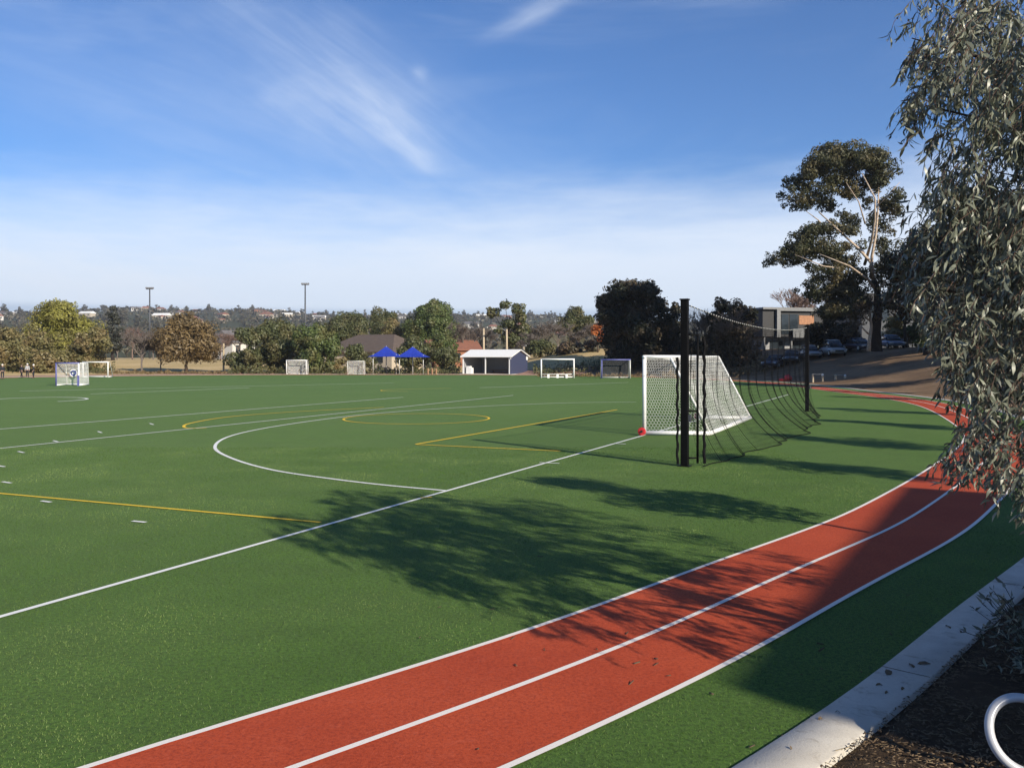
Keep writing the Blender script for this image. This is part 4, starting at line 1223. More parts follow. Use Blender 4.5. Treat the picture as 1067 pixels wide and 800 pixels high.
for i, (px, lab, cp) in enumerate(((847, 'leftmost of four pale stumpy posts at the foot of the bank', 'pale_timber'), (857, 'second of four pale posts from the left, with a white round cap', 'white_cap'), (870.5, 'third of four pale posts from the left, with a dull cap', 'pale_timber'), (880.5, 'rightmost of four pale posts, tallest and topped with a big white cap', 'white_cap'))):
    timber_post(lab, px, 0, 391.5 + (i > 1) * .8, 79, 'pale_timber', 2.1, 'bollard', name='bollard', cap=cp)
for (pa, pb, yy, lab) in ((847, 857, 389.6, 'thin rail joining the left pair of pale posts'), (870.5, 880.5, 390.4, 'thin rail joining the right pair of pale posts')):
    a, b = PD(pa, yy, 79), PD(pb, yy, 79)
    bm = bmesh.new(); tube(bm, [a, a.lerp(b, .5) - Vector((0, 0, .05)), b], .03, 6); tag(obj('rail', bm, M['grey_steel']), lab, 'rail')

def red_bag():
    d = 84.0; b = ground_at(821, d)
    t = empty('red_bag', b, 'bright red domed sports bag lying at the foot of the shaded bank', 'bag')
    bm = bmesh.new(); bmesh.ops.create_uvsphere(bm, u_segments=18, v_segments=10, radius=1)
    for v in bm.verts:
        v.co.x *= .40; v.co.y *= .33; v.co.z = max(-.02, v.co.z * .36 + .26 - .10 * abs(v.co.x))
    obj('body', bm, M['red_plastic'], t, True)
    bm = bmesh.new(); bmesh.ops.create_uvsphere(bm, u_segments=14, v_segments=8, radius=1)
    for v in bm.verts: v.co.x = v.co.x * .34 - .55; v.co.y *= .25; v.co.z = max(-.02, v.co.z * .16 + .10)
    obj('flap', bm, M['red_plastic'], t, True)
    tube_obj('strap', [(-.2, -.2, .55), (0, -.15, .72), (.2, -.2, .55)], .02, M['rubber'], t)
red_bag()

def light_pole(label, px, ytop, d, nlamp):
    b = ground_at(px, d); h = EYE + (HY - ytop) / F * d - b.z
    t = empty('light_pole', b, label, 'light pole')
    tube_obj('pole', [(0, 0, -.2), (0, 0, h)], [.30, .17], M['dark_steel'], t)
    tube_obj('crossarm', [(-1.0, 0, h - .2), (1.0, 0, h - .2)], .09, M['dark_steel'], t)
    for k in range(nlamp):
        x = -.9 + 1.8 * k / (nlamp - 1)
        bm = bmesh.new(); box(bm, (x - .24, -.22, h - .1), (x + .24, .15, h + .32), bevel=.04); obj('floodlight', bm, M['grey_steel'], t)
light_pole('tall thin floodlight pole over the houses at left', 156, 300.5, 250, 4)
light_pole('tall thin floodlight pole above the bright green tree', 318, 296, 250, 4)

def street_lamp(label, px, ytop, d, arm, lamp):
    b = ground_at(px, d); h = EYE + (HY - ytop) / F * d - b.z
    t = empty('lamp_pole', b, label, 'pole')
    tube_obj('pole', [(0, 0, -.2), (0, 0, h)], [.20, .14], M['pale_timber'], t)
    tube_obj('arm', [(0, 0, h - .4), (arm * .5, 0, h + .1), (arm, 0, h + .15)], .05, M['grey_steel'], t)
    bm = bmesh.new(); box(bm, (min(arm, arm * 1.35), -.15, h + .05), (max(arm, arm * 1.35), .15, h + .22), bevel=.04); obj('lamp_head', bm, M['pale_steel'], t)
street_lamp('slim grey pole above the left part of the shelter roof', 504, 342, 140, .5, True)
street_lamp('thicker pale pole with a lamp arm above the middle of the shelter roof', 528, 343, 138, -1.6, True)
street_lamp('short thin pole above the right end of the shelter roof', 545.5, 361, 126, .3, True)

# ------------------------------------------------------------------ houses
def house(name, label, base, w, dep, hw, hr, wall, roof, rz, group=None, win=3, cat='house', hip=.0, chimney=False):
    t = empty(name, base, label, cat, rz, group)
    bm = bmesh.new(); box(bm, (-w / 2, -dep / 2, -1.0), (w / 2, dep / 2, hw))
    for sx in (-1, 1):
        x = sx * (w / 2 - .001)
        if hip < .1:
            bm.faces.new([bm.verts.new(p) for p in ((x, -dep / 2, hw + .001), (x, dep / 2, hw + .001), (x, 0, hw + hr * .97))])
    obj('wall', bm, M[wall], t)
    bm = bmesh.new(); o_ = .5; th = .18
    e = hw - .12
    A = [(-w / 2 - o_, -dep / 2 - o_, e), (w / 2 + o_, -dep / 2 - o_, e), (w / 2 + o_, dep / 2 + o_, e), (-w / 2 - o_, dep / 2 + o_, e)]
    r0, r1 = (-w / 2 - o_ + hip * w, 0, hw + hr), (w / 2 + o_ - hip * w, 0, hw + hr)
    va = [bm.verts.new(p) for p in A]; vb = [bm.verts.new((p[0], p[1], p[2] + th)) for p in A]
    u0, u1 = bm.verts.new(r0), bm.verts.new(r1); l0, l1 = bm.verts.new((r0[0], 0, r0[2] - th)), bm.verts.new((r1[0], 0, r1[2] - th))
    bm.faces.new((vb[0], vb[1], u1, u0)); bm.faces.new((vb[2], vb[3], u0, u1)); bm.faces.new((vb[1], vb[2], u1)); bm.faces.new((vb[3], vb[0], u0))
    bm.faces.new((va[1], va[0], l0, l1)); bm.faces.new((va[3], va[2], l1, l0))
    for k in range(4): bm.faces.new((va[k], va[(k + 1) % 4], vb[(k + 1) % 4], vb[k]))
    bmesh.ops.recalc_face_normals(bm, faces=bm.faces)
    rf = obj('roof', bm, M[roof], t)
    if chimney:
        bm = bmesh.new(); box(bm, (w * .2, -.4, hw + hr * .4), (w * .2 + .8, .4, hw + hr + .9)); obj('chimney', bm, M['brick_wall'], rf)
    for k in range(win):
        x = -w / 2 + w * (k + .5) / win
        bm = bmesh.new(); box(bm, (x - .7, -dep / 2 - .05, hw * .36), (x + .7, -dep / 2 + .02, hw * .80)); obj('window', bm, M['glass'], t)
    return t
b = ground_at(244, 205); house('house', 'white walled gabled house beside the tan leaved tree, above the dry lawn', b + Vector((0, 0, .6)), 7, 6, 3.2, 2.8, 'white_wall', 'grey_roof', R(62), win=2)
b = ground_at(218, 235); house('house', 'pale house with a low brown roof peeping past the tan leaved tree', b + Vector((0, 0, 1)), 12, 8, 3.6, 2.2, 'cream_wall', 'brown_roof', R(10))
b = ground_at(392, 142); house('house', 'cream house with a large brown hipped roof behind the left shade sail', b, 14, 11, 2.6, 2.8, 'cream_wall', 'brown_roof', R(-28), hip=.28)
b = ground_at(470, 150); house('house', 'orange brick house with tiled roof seen right of the shade sails', b, 8, 7, 2.7, 1.7, 'brick_wall', 'red_roof', R(18))

protos = []
KINDS = (('white walled house with a grey roof among trees on the far hillside', 'white_wall', 'grey_roof', 0.0), ('cream walled house with a terracotta roof among trees on the far hillside', 'cream_wall', 'red_roof', .25),
         ('white walled house with a terracotta roof among trees on the far hillside', 'white_wall', 'red_roof', .25), ('brick house with a brown roof among trees on the far hillside', 'brick_wall', 'brown_roof', .2), ('long cream house with a pale roof among trees on the far hillside', 'cream_wall', 'white_roof', .0))
hr_ = random.Random(5)
spots = []
for i in range(125):
    px = hr_.uniform(-60, 660); d = 700 + 1250 * hr_.random() ** .7
    spots.append((px, d))
for i, (px, d) in enumerate(spots):
    k = i % 5; g = ground_at(px, d)
    if k >= len(protos):
        lab, wl, rf, hp = KINDS[k]
        o = house('hillside_house', lab, g, 15 if k != 4 else 20, 10, 4.8, 2.8, wl, rf, hr_.uniform(-.7, .7), 'houses on the far hillside', win=3, hip=hp); protos.append(o)
    else:
        o = copy_tree(protos[k]); o.location = g; o.rotation_euler.z = hr_.uniform(-.8, .8); s_ = hr_.uniform(.6, 1.05); o.scale = (s_, s_, s_)

# trees between the hillside houses
tp = []
for k in range(4):
    cl = auto_clumps((9, 8, 7, 10)[k], (9, 10, 12, 7)[k], 1.0, 10, ('round', 'dome', 'column', 'round')[k], .8)
    tp.append(tree('hillside_tree', 'dark rounded tree among the houses on the far hillside', 'tree', (0, 0, 0), cl, 'hill_leaf', 'bark', 1.3, .9, .3, group='trees on the far hillside', limbs=3))
cnt = 0
for i in range(290):
    px = hr_.uniform(-80, 700); d = hr_.uniform(330, 2050) if i > 120 else hr_.uniform(1750, 2000)
    g = ground_at(px, d)
    if i < 4: o = tp[i]
    else: o = copy_tree(tp[i % 4])
    s_ = hr_.uniform(.6, 1.2) * (.75 + d / 2200); o.location = g - Vector((0, 0, .3)); o.scale = (s_, s_, s_ * hr_.uniform(.8, 1.1)); o.rotation_euler.z = hr_.uniform(0, 6)

# the rest of the far woodland reads as one mass
def woods():
    n = 5200
    px = rng.uniform(-150, 800, n); d = 270 + 1780 * rng.uniform(0, 1, n) ** .75
    x = (px - CX) / F * d; z = HH(x, d)
    k = 7
    w_ = rng.uniform(2.2, 5.2, n)
    C = np.repeat(np.stack([x, d, z + w_ * .45], 1), k, 0); Wk = np.repeat(w_, k)[:, None]
    dv = unit(rng.normal(size=(n * k, 3))); dv[:, 2] = np.abs(dv[:, 2])
    o = leaves('hillside_woods', C + dv * Wk * np.array([1, 1, .9]) * .75, unit(dv + rng.normal(size=dv.shape) * .4), 1.0, M['hill_leaf'])
    # scale each face by its clump
    me = o.data; co = np.empty(len(me.vertices) * 3, np.float32); me.vertices.foreach_get('co', co); co = co.reshape(-1, 4, 3)
    c = co.mean(1, keepdims=True); co = c + (co - c) * (Wk[:, None, :] * 1.25); me.vertices.foreach_set('co', co.ravel()); me.update()
    o['label'] = 'dense dark woodland between the houses on the far hillside'
    tag(o, kind='stuff')
woods()

# the air: one closed even haze round the whole place
def haze():
    bm = bmesh.new(); box(bm, (-3200, -3200, -8), (3200, 3200, 190)); o = obj('haze', bm, None)
    m = bpy.data.materials.new('haze_air'); m.use_nodes = True; t_ = m.node_tree
    for nd in list(t_.nodes):
        if nd.type == 'BSDF_PRINCIPLED': t_.nodes.remove(nd)
    v_ = t_.nodes.new('ShaderNodeVolumePrincipled'); v_.inputs['Color'].default_value = (.86, .91, 1.0, 1); v_.inputs['Density'].default_value = HAZE; v_.inputs['Anisotropy'].default_value = .2
    t_.links.new(v_.outputs[0], t_.nodes['Material Output'].inputs['Volume'])
    o.data.materials.append(m); o['label'] = 'thin bluish haze over the far hillside'
    tag(o, kind='stuff')
HAZE = .00016
haze()

# ------------------------------------------------------------------ the modern building and its neighbour on the bank
def modern():
    d = 108.0; x = (802 - CX) / F * d; g = H(x, d)
    t = empty('modern_building', (x, d + 3, g), 'flat roofed dark modern building with grey frame and timber panel above the car park', 'building', R(14))
    W, D = 8.6, 9.0
    zt, zf = EYE + (HY - 319) / F * d - g, EYE + (HY - 350) / F * d - g
    bm = bmesh.new(); box(bm, (0, 0, zf), (W, D, zt - .25)); obj('upper_storey', bm, M['black_clad'], t)
    bm = bmesh.new(); box(bm, (1.2, 1.4, -.3), (W, D, zf)); obj('ground_storey', bm, M['grey_wall'], t)
    bm = bmesh.new()
    box(bm, (1.75, -.45, zf - .1), (2.25, 0, zt)); box(bm, (2.25, -.45, zt - .42), (W + .3, 0, zt)); box(bm, (-.2, -.452, zt - .24), (W + .32, D + .1, zt + .02)); obj('roof_frame', bm, M['grey_clad'], t)
    bm = bmesh.new(); box(bm, (5.1, -.06, zf + 1.55), (7.2, 0, zt - .95)); obj('timber_panel', bm, M['cedar'], t)
    bm = bmesh.new(); box(bm, (3.9, -.62, zf - .15), (W + .3, -.46, zf + .95), bevel=.02); obj('balcony_wall', bm, M['grey_clad'], t)
    for (x0, x1) in ((2.6, 3.6), (3.75, 4.9)):
        bm = bmesh.new(); box(bm, (x0, -.05, zf + .3), (x1, 0, zt - .8)); obj('window', bm, M['glass'], t)
    for (y0, y1) in ((2.0, 3.0), (4.6, 6.2)):
        bm = bmesh.new(); box(bm, (-.05, y0, zf + .8), (0, y1, zt - 1.1)); obj('window', bm, M['glass'], t)
    for (x0, x1) in ((1.8, 3.6), (5.0, 7.5)):
        bm = bmesh.new(); box(bm, (x0, 1.33, .4), (x1, 1.4, zf - .5)); obj('window', bm, M['glass'], t)
    for xx in (.4, 4.2, 7.6):
        tube_obj('column', [(xx, .3, -.3), (xx, .3, zf)], .14, M['grey_clad'], t)
modern()
def long_building():
    d = 118.0; x = (898 - CX) / F * d; g = H(x, d)
    t = empty('long_building', (x, d, g), 'long low building with a dark flat roof behind the tall gum and cars', 'building')
    zt = EYE + (HY - 306) / F * d - g
    bm = bmesh.new(); box(bm, (0, 0, -.3), (24, 10, zt - 1.2)); obj('wall', bm, M['dark_steel'], t)
    bm = bmesh.new(); box(bm, (-1, -1.2, zt - 1.2), (25, 11, zt)); obj('roof', bm, M['black_clad'], t)
    for k in range(6):
        bm = bmesh.new(); box(bm, (1 + 3.8 * k, -.06, zt - 3.6), (3.6 + 3.8 * k, 0, zt - 1.6)); obj('window', bm, M['glass'], t)
        bm = bmesh.new(); box(bm, (1 + 3.8 * k, -.06, .6), (3.6 + 3.8 * k, 0, 2.2)); obj('window', bm, M['glass'], t)
long_building()
def school_block():
    """stands to the right of and behind the camera; its shadow lies over the bend of the track"""
    h = 8.0
    c0 = np.array([1.66 + 1.33 * h, 6.76 - 1.66 * h]); c1 = np.array([7.4 + 1.33 * h, 16.7 - 1.66 * h])
    u = (c1 - c0); L = np.linalg.norm(u); rz = math.atan2(u[1], u[0])
    t = empty('school_building', (c0[0], c0[1], 0), 'brick school building beside the camera, outside the picture at right', 'building', rz)
    bm = bmesh.new(); box(bm, (0, -9, -.3), (L, 0, h - .3)); obj('wall', bm, M['brick_wall'], t)
    bm = bmesh.new(); box(bm, (-.05, -9.05, h - .3), (L + .05, .05, h)); obj('roof', bm, M['grey_roof'], t)
    for z in (2.0, 5.0):
        for k in range(4):
            x = .8 + k * 2.6
            bm = bmesh.new(); box(bm, (x, -.04, z), (x + 1.7, .04, z + 1.5)); f = obj('window', bm, M['glass'], t)
            bm = bmesh.new(); box(bm, (x - .08, .0, z - .1), (x + 1.78, .09, z)); obj('sill', bm, M['white_wall'], f)
school_block()

# ------------------------------------------------------------------ cars
def car(label, base, rz, colour, tall=0.0, L=4.3):
    cm = mat('car_paint', colour, .35, .2, var=.05); cm.node_tree.nodes['Principled BSDF'].inputs['Coat Weight'].default_value = .3
    t = empty('parked_car', base, label, 'car', rz)
    hw = .88
    def loft(st, nseg=12):
        bm = bmesh.new(); rings = []
        for (x, z0, z1, w) in st:
            ring = []
            for k in range(nseg):
                a = 2 * math.pi * k / nseg
                ca, sa = math.cos(a), math.sin(a); e = .45
                y = w * math.copysign(abs(ca) ** e, ca); z = (z0 + z1) / 2 + (z1 - z0) / 2 * math.copysign(abs(sa) ** e, sa)
                ring.append(bm.verts.new((x, y, z)))
            rings.append(ring)
        for r0, r1 in zip(rings, rings[1:]):
            for k in range(nseg): bm.faces.new((r0[k], r0[(k + 1) % nseg], r1[(k + 1) % nseg], r1[k]))
        bm.faces.new(rings[0][::-1]); bm.faces.new(rings[-1])
        bmesh.ops.recalc_face_normals(bm, faces=bm.faces)
        return bm
    h = L / 2; b = .82 + tall * .35
    obj('body', loft([(-h, .38, b - .12, hw * .80), (-h + .12, .28, b, hw * .94), (-h + .8, .24, b + .03, hw), (0, .22, b + .02, hw), (h - 1.1, .23, b - .02, hw), (h - .35, .26, b - .14, hw * .95), (h - .04, .34, b - .26, hw * .82)]), cm, t, True)
    top = 1.42 + tall
    obj('window', loft([(-h + .25 + (.25 if tall < .2 else 0), b - .1, b + .04, hw * .80), (-h + .75, b - .1, top - .10, hw * .76), (-.2, b - .1, top - .03, hw * .78), (.45, b - .1, top - .12, hw * .76), (h - 1.0, b - .1, b + .03, hw * .80)]), M['glass'], t, True)
    obj('roof', loft([(-h + .62, top - .14, top - .06, hw * .66), (-.4, top - .06, top + .03, hw * .70), (.38, top - .14, top - .05, hw * .66)]), cm, t, True)
    for sx in (-1, 1):
        for sy in (-1, 1):
            bm = bmesh.new(); c = Vector((sx * (h - .85), sy * (hw - .09), .32))
            tube(bm, [c + Vector((0, -.11, 0)), c + Vector((0, -.09, 0)), c + Vector((0, .09, 0)), c + Vector((0, .11, 0))], [.27, .32, .32, .27], 20); w = obj('wheel', bm, M['rubber'], t)
            bm = bmesh.new(); tube(bm, [c + Vector((0, sy * .08, 0)), c + Vector((0, sy * .118, 0))], [.21, .19], 16); obj('rim', bm, M['pale_steel'], w)
    for sy in (-1, 1):
        bm = bmesh.new(); box(bm, (h - .30, sy * .62 - .2, b - .36), (h - .06, sy * .62 + .2, b - .20), bevel=.03); obj('headlight', bm, M['pvc'], t)
        bm = bmesh.new(); box(bm, (-h - .0, sy * .62 - .12, b - .30), (-h + .18, sy * .62 + .12, b - .06), bevel=.03); obj('taillight', bm, M['red_plastic'], t)
        bm = bmesh.new(); box(bm, (.62, sy * (hw + .02) - .09, b + .0), (.78, sy * (hw + .02) + .09, b + .14), bevel=.03); obj('side_mirror', bm, cm, t)
    bm = bmesh.new(); box(bm, (h - .05, -.45, .42), (h + .0, .45, b - .34)); obj('grille', bm, M['rubber'], t)
    return t
def at_px(px, d): return ground_at(px, d) + Vector((0, 0, .0))
car('dark blue car, leftmost of the parked cars, under the modern building', at_px(808, 97), R(-128), (.03, .035, .06))
car('dark grey car parked beside the leftmost dark blue car', at_px(825, 97.5), R(-112), (.06, .065, .075))
car('white car half hidden by the farther black post', at_px(844, 98), R(-95), (.42, .43, .44))
car('boxy silver four wheel drive facing the field, left of the tall gum', at_px(868.5, 96), R(-93), (.36, .38, .40), tall=.32)
car('dark car parked just left of the tall gum trunk', at_px(895, 96), R(-80), (.035, .03, .05))
car('silver blue car parked right of the tall gum trunk', at_px(929, 95), R(-95), (.15, .21, .34))

# ------------------------------------------------------------------ people at the far left edge
def skin_mesh(name, verts, edges, rad, m, parent, sub=1):
    me = bpy.data.meshes.new(name); me.from_pydata(verts, edges, []); o = bpy.data.objects.new(name, me); COL.objects.link(o)
    md = o.modifiers.new('s', 'SKIN'); md.use_smooth_shade = True
    for i, r in enumerate(rad):
        me.skin_vertices[0].data[i].radius = (r, r) if not hasattr(r, '__len__') else r
    me.skin_vertices[0].data[0].use_root = True
    if sub: o.modifiers.new('ss', 'SUBSURF').levels = sub; o.modifiers['ss'].render_levels = sub
    dg = bpy.context.evaluated_depsgraph_get(); dg.update()
    nm = bpy.data.meshes.new_from_object(o.evaluated_get(dg))
    bpy.data.objects.remove(o)
    return link(name, nm, m, parent, True)

def person(label, base, h, rz, top_m, leg_m, cap_m, stride=.12, armf=.1):
    t = empty('person', base, label, 'person', rz)
    k = h / 1.7
    V, E, Rd = [], [], []
    def v(x, y, z, r): V.append((x * k, y * k, z * k)); Rd.append((r * k, r * k) if not hasattr(r, '__len__') else (r[0] * k, r[1] * k)); return len(V) - 1
    def e(*ids):
        for a, b in zip(ids, ids[1:]): E.append((a, b))
    pel = v(0, 0, .92, (.14, .10)); ab = v(0, 0, 1.08, (.13, .09)); ch = v(0, -.01, 1.28, (.15, .10)); nk = v(0, 0, 1.45, .055); hd0 = v(0, -.01, 1.53, (.07, .08)); hd1 = v(0, -.01, 1.62, (.075, .09)); hd2 = v(0, 0, 1.69, .05)
    e(pel, ab, ch, nk, hd0, hd1, hd2)
    nose = v(0, -.105, 1.585, .012); e(hd1, nose)
    for s in (-1, 1):
        ear = v(s * .083, 0, 1.59, .014); e(hd1, ear)
        sh = v(s * .17, 0, 1.38, .058); el = v(s * .22, .02, 1.12, .042); wr = v(s * .23, -armf, .89, .030); pm = v(s * .232, -armf - .02, .82, (.034, .020))
        e(ch, sh, el, wr, pm)
        for j, (dx, ln) in enumerate(((-.026, .07), (-.009, .085), (.009, .08), (.026, .065))):
            f0 = v(s * .232 + s * .0, -armf - .02 + dx, .775, .010); f1 = v(s * .222, -armf - .03 + dx, .775 - ln * .5, .009); f2 = v(s * .205, -armf - .035 + dx, .775 - ln, .007); e(pm, f0, f1, f2)
        th = v(s * .205, -armf - .055, .80, .011); th2 = v(s * .195, -armf - .075, .765, .008); e(pm, th, th2)
        hp = v(s * .09, 0, .86, .085); kn = v(s * .10, -s * stride * .5, .49, .058); an = v(s * .10, s * stride * .4, .09, .036); to = v(s * .11, s * stride * .4 - .13, .03, .032)
        e(pel, hp, kn, an, to)
    skin_mesh('body', V, E, Rd, M['skin'], t)
    V, E, Rd = [], [], []
    p0 = v(0, 0, .90, (.165, .125)); p1 = v(0, 0, 1.08, (.155, .118)); p2 = v(0, -.01, 1.28, (.172, .125)); p3 = v(0, 0, 1.42, .085); e(p0, p1, p2, p3)
    for s in (-1, 1):
        sh = v(s * .18, 0, 1.375, .075); el = v(s * .225, .02, 1.12, .057); wr = v(s * .23, -armf, .91, .042); e(p2, sh, el, wr)
    skin_mesh('jacket', V, E, Rd, M[top_m], t)
    V, E, Rd = [], [], []
    p0 = v(0, 0, .93, (.16, .12))
    for s in (-1, 1):
        hp = v(s * .092, 0, .84, .10); kn = v(s * .10, -s * stride * .5, .49, .074); an = v(s * .10, s * stride * .4, .11, .054); e(p0, hp, kn, an)
    skin_mesh('trousers', V, E, Rd, M[leg_m], t)
    bm = bmesh.new(); bmesh.ops.create_uvsphere(bm, u_segments=12, v_segments=8, radius=.11 * k, matrix=Matrix.Translation((0, .012 * k, 1.63 * k)))
    bmesh.ops.delete(bm, geom=[f for f in bm.faces if f.calc_center_median().z < 1.60 * k and f.calc_center_median().y < .03 * k], context='FACES')
    obj('hair' if cap_m == 'hair' else 'cap', bm, M[cap_m], t, True)
    for s in (-1, 1):
        bm = bmesh.new(); bmesh.ops.create_uvsphere(bm, u_segments=8, v_segments=6, radius=.014 * k, matrix=Matrix.Translation((s * .033 * k, -.092 * k, 1.60 * k))); obj('eye', bm, M['rubber'], t, True)
        bm = bmesh.new(); box(bm, ((s * .11 - .05) * k, (s * stride * .4 - .19) * k, .0), ((s * .11 + .05) * k, (s * stride * .4 + .07) * k, .075 * k), bevel=.02 * k); obj('shoe', bm, M['rubber'], t)
    return t
for (px, d, h, rz, tm, lm_, cm, lab) in ((2.5, 92, 1.55, R(50), 'dark_fabric', 'dark_fabric', 'white_cap', 'person in dark clothes and a white cap at the very left edge of the picture'),
                                     (22.5, 98, 1.45, R(-20), 'dark_fabric', 'dark_fabric', 'hair', 'bareheaded person in dark clothes, left of the group of three'),
                                     (28.5, 99, 1.55, R(15), 'grey_fabric', 'dark_fabric', 'white_cap', 'person in a grey top and white cap in the middle of the group of three'),
                                     (34.8, 96, 1.50, R(-60), 'dark_fabric', 'dark_fabric', 'white_cap', 'person in dark clothes and a pale cap, right of the group of three')):
    person(lab, ground_at(px, d), h, rz, tm, lm_, cm)

# ------------------------------------------------------------------ white pipe on the bank
def pipe():
    c = Vector(((1068 - CX) / F * 5.2, 5.2, 0)); c.z = EYE + (HY - 765) / F * 5.2
    t = empty('plastic_pipe', c, 'white plastic pipe bent into a ring on the dark mulch at the bottom right corner', 'pipe')
    bm = bmesh.new(); n = 44; rr = .205; r = .027
    rot = Matrix.Rotation(R(-28), 4, 'X') @ Matrix.Rotation(R(0), 4, 'Z')
    pts = [rot @ Vector((math.cos(a) * rr, 0, math.sin(a) * rr)) for a in np.linspace(R(-62), R(292), n)]
    tube(bm, pts, r, 14, cap=True); obj('ring', bm, M['pvc'], t, True)
    bm = bmesh.new(); tube(bm, [pts[0], pts[0] + (pts[0] - pts[2]).normalized() * .06], r * 1.15, 14); obj('socket', bm, M['pvc'], t, True)
pipe()

# ------------------------------------------------------------------ sky, sun, camera
SUN = Vector((1.33, -1.66, 1.0)).normalized()
EL = math.asin(SUN.z); AZ = math.atan2(SUN.x, SUN.y)
w = bpy.data.worlds.new('World'); sc.world = w; w.use_nodes = True
nt = NT(w.node_tree); bg = w.node_tree.nodes['Background']
sky = nt.node('ShaderNodeTexSky'); sky.sky_type = 'NISHITA'; sky.sun_disc = False
sky.sun_elevation = EL; sky.sun_rotation = AZ; sky.air_density = .9; sky.dust_density = .25; sky.ozone_density = 2.0
g = nt.node('ShaderNodeTexCoord').outputs['Generated']
sp = nt.node('ShaderNodeSeparateXYZ'); nt.l.new(g, sp.inputs[0])
X, Y, Zc = sp.outputs
hor = nt.m('SQRT', nt.m('ADD', nt.m('MULTIPLY', X, X), nt.m('MULTIPLY', Y, Y)))
elv = nt.m('DIVIDE', Zc, nt.m('MAXIMUM', hor, .02))
Yc = nt.m('MAXIMUM', Y, .05)
u = nt.m('DIVIDE', X, Yc); v = nt.m('DIVIDE', Zc, Yc)
front = nt.step(Y, .05, .25)
def vec(a, b, c=0.0):
    cb = nt.node('ShaderNodeCombineXYZ'); nt.put(cb.inputs[0], a); nt.put(cb.inputs[1], b); nt.put(cb.inputs[2], c); return cb.outputs[0]
def streak(px, py, dx, dy, half, wid, fs=(4, 30), tail=.5):
    u0, v0 = (px - CX) / F, (HY - py) / F; l = math.hypot(dx, dy); cx, sx = dx / l, -dy / l
    du, dv = nt.m('SUBTRACT', u, u0), nt.m('SUBTRACT', v, v0)
    a = nt.m('ADD', nt.m('MULTIPLY', du, cx), nt.m('MULTIPLY', dv, sx)); b = nt.m('SUBTRACT', nt.m('MULTIPLY', dv, cx), nt.m('MULTIPLY', du, sx))
    wob = nt.m('MULTIPLY', nt.m('SUBTRACT', nt.noise(7, vec(a, b), 3), .5), wid * 1.6)
    b2 = nt.m('ADD', b, wob)
    ga = nt.m('EXPONENT', nt.m('MULTIPLY', nt.m('POWER', nt.m('DIVIDE', a, half), 2.0), -1.0))
    ra = nt.m('ABSOLUTE', nt.m('DIVIDE', b2, wid))
    gb = nt.m('EXPONENT', nt.m('MULTIPLY', nt.m('POWER', ra, 2.0), -1.0))
    fib = nt.step(nt.noise(1.0, vec(nt.m('MULTIPLY', a, fs[0]), nt.m('MULTIPLY', b, fs[1])), 6, .62, .4), .30, .78)
    return nt.m('MULTIPLY', nt.m('MULTIPLY', ga, gb), nt.m('ADD', nt.m('MULTIPLY', fib, 1 - tail), tail))
s1 = nt.m('MULTIPLY', streak(345, 85, 230, 165, .17, .07, (6, 60), .45), .30)
s2 = nt.m('MULTIPLY', streak(410, 128, 70, 62, .062, .018, (9, 40), .25), .42)
s3 = nt.m('MULTIPLY', streak(556, 14, 60, -32, .045, .010, (9, 50)), .40)
s4 = nt.m('MULTIPLY', streak(438, 76, 14, 10, .010, .007, (20, 60)), .28)
s5 = nt.m('MULTIPLY', streak(180, 125, 330, 110, .28, .08, (4, 40), .5), .18)
s6 = nt.m('MULTIPLY', streak(440, 165, 34, 22, .022, .012, (14, 40)), .26)
cir = nt.m('MULTIPLY', nt.m('ADD', nt.m('ADD', nt.m('ADD', s1, s2), nt.m('ADD', s3, s4)), nt.m('ADD', s5, s6)), front)
veil = nt.step(nt.noise(1.0, vec(nt.m('MULTIPLY', X, 2.2), nt.m('MULTIPLY', elv, 7)), 5, .6, .5), .45, .85)
veil = nt.m('MULTIPLY', veil, .26)
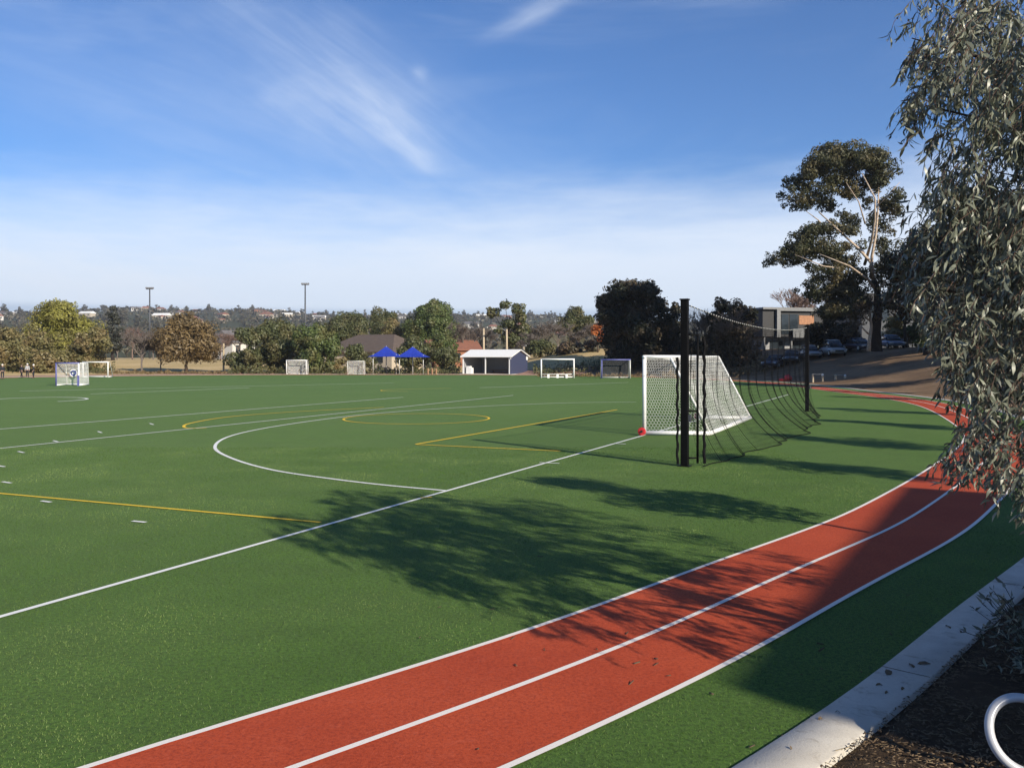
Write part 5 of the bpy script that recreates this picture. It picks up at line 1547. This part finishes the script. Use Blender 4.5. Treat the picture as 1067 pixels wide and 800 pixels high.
edge = nt.m('ADD', nt.m('ADD', .180, nt.m('MULTIPLY', X, .035)), nt.m('MULTIPLY', nt.m('SUBTRACT', nt.noise(1.0, vec(nt.m('MULTIPLY', X, 3.0), nt.m('MULTIPLY', elv, 16)), 6, .65), .5), .11))
sheet = nt.m('MULTIPLY', nt.m('SUBTRACT', 1.0, nt.step(nt.m('SUBTRACT', elv, edge), -.085, .045)), .88)
cl = nt.m('MULTIPLY', nt.m('MINIMUM', nt.m('ADD', nt.m('ADD', cir, veil), sheet), .95), nt.step(Y, -.4, .4))
col = nt.mix(1.0, sky.outputs[0], sky.outputs[0])
tint = nt.node('ShaderNodeMix', data_type='RGBA', blend_type='MULTIPLY'); tint.inputs[0].default_value = 1.0
nt.l.new(sky.outputs[0], tint.inputs[6]); tint.inputs[7].default_value = (.47, .76, 1.13, 1)
skyc = nt.mix(cl, tint.outputs[2], (7.5, 8.2, 9.2))
band = nt.m('SUBTRACT', 1.0, nt.step(elv, .046, .0555))
skyc = nt.mix(nt.m('MULTIPLY', band, .85), skyc, (4.2, 5.3, 6.8))
nt.l.new(skyc, bg.inputs['Color']); bg.inputs['Strength'].default_value = .085

sun = bpy.data.lights.new('sun', 'SUN'); sun.energy = 5.0; sun.angle = R(.6); sun.color = (1.0, .90, .74)
so = bpy.data.objects.new('sun', sun); COL.objects.link(so); so.rotation_euler = SUN.to_track_quat('Z', 'Y').to_euler(); so.location = (20, -30, 40)

cam = bpy.data.cameras.new('camera'); co = bpy.data.objects.new('camera', cam); COL.objects.link(co)
co.location = (0, 0, EYE); co.rotation_euler = (R(90), 0, 0)
cam.sensor_fit = 'HORIZONTAL'; cam.sensor_width = 36; cam.lens = F / 1067 * 36; cam.shift_y = -(400 - HY) / 1067; cam.clip_start = .05; cam.clip_end = 8000
sc.camera = co
sc.view_settings.view_transform = 'Standard'; sc.view_settings.look = 'None'; sc.view_settings.gamma = 1; sc.view_settings.exposure = .52
sc.cycles.use_denoising = True; sc.cycles.max_bounces = 6; sc.cycles.transparent_max_bounces = 16
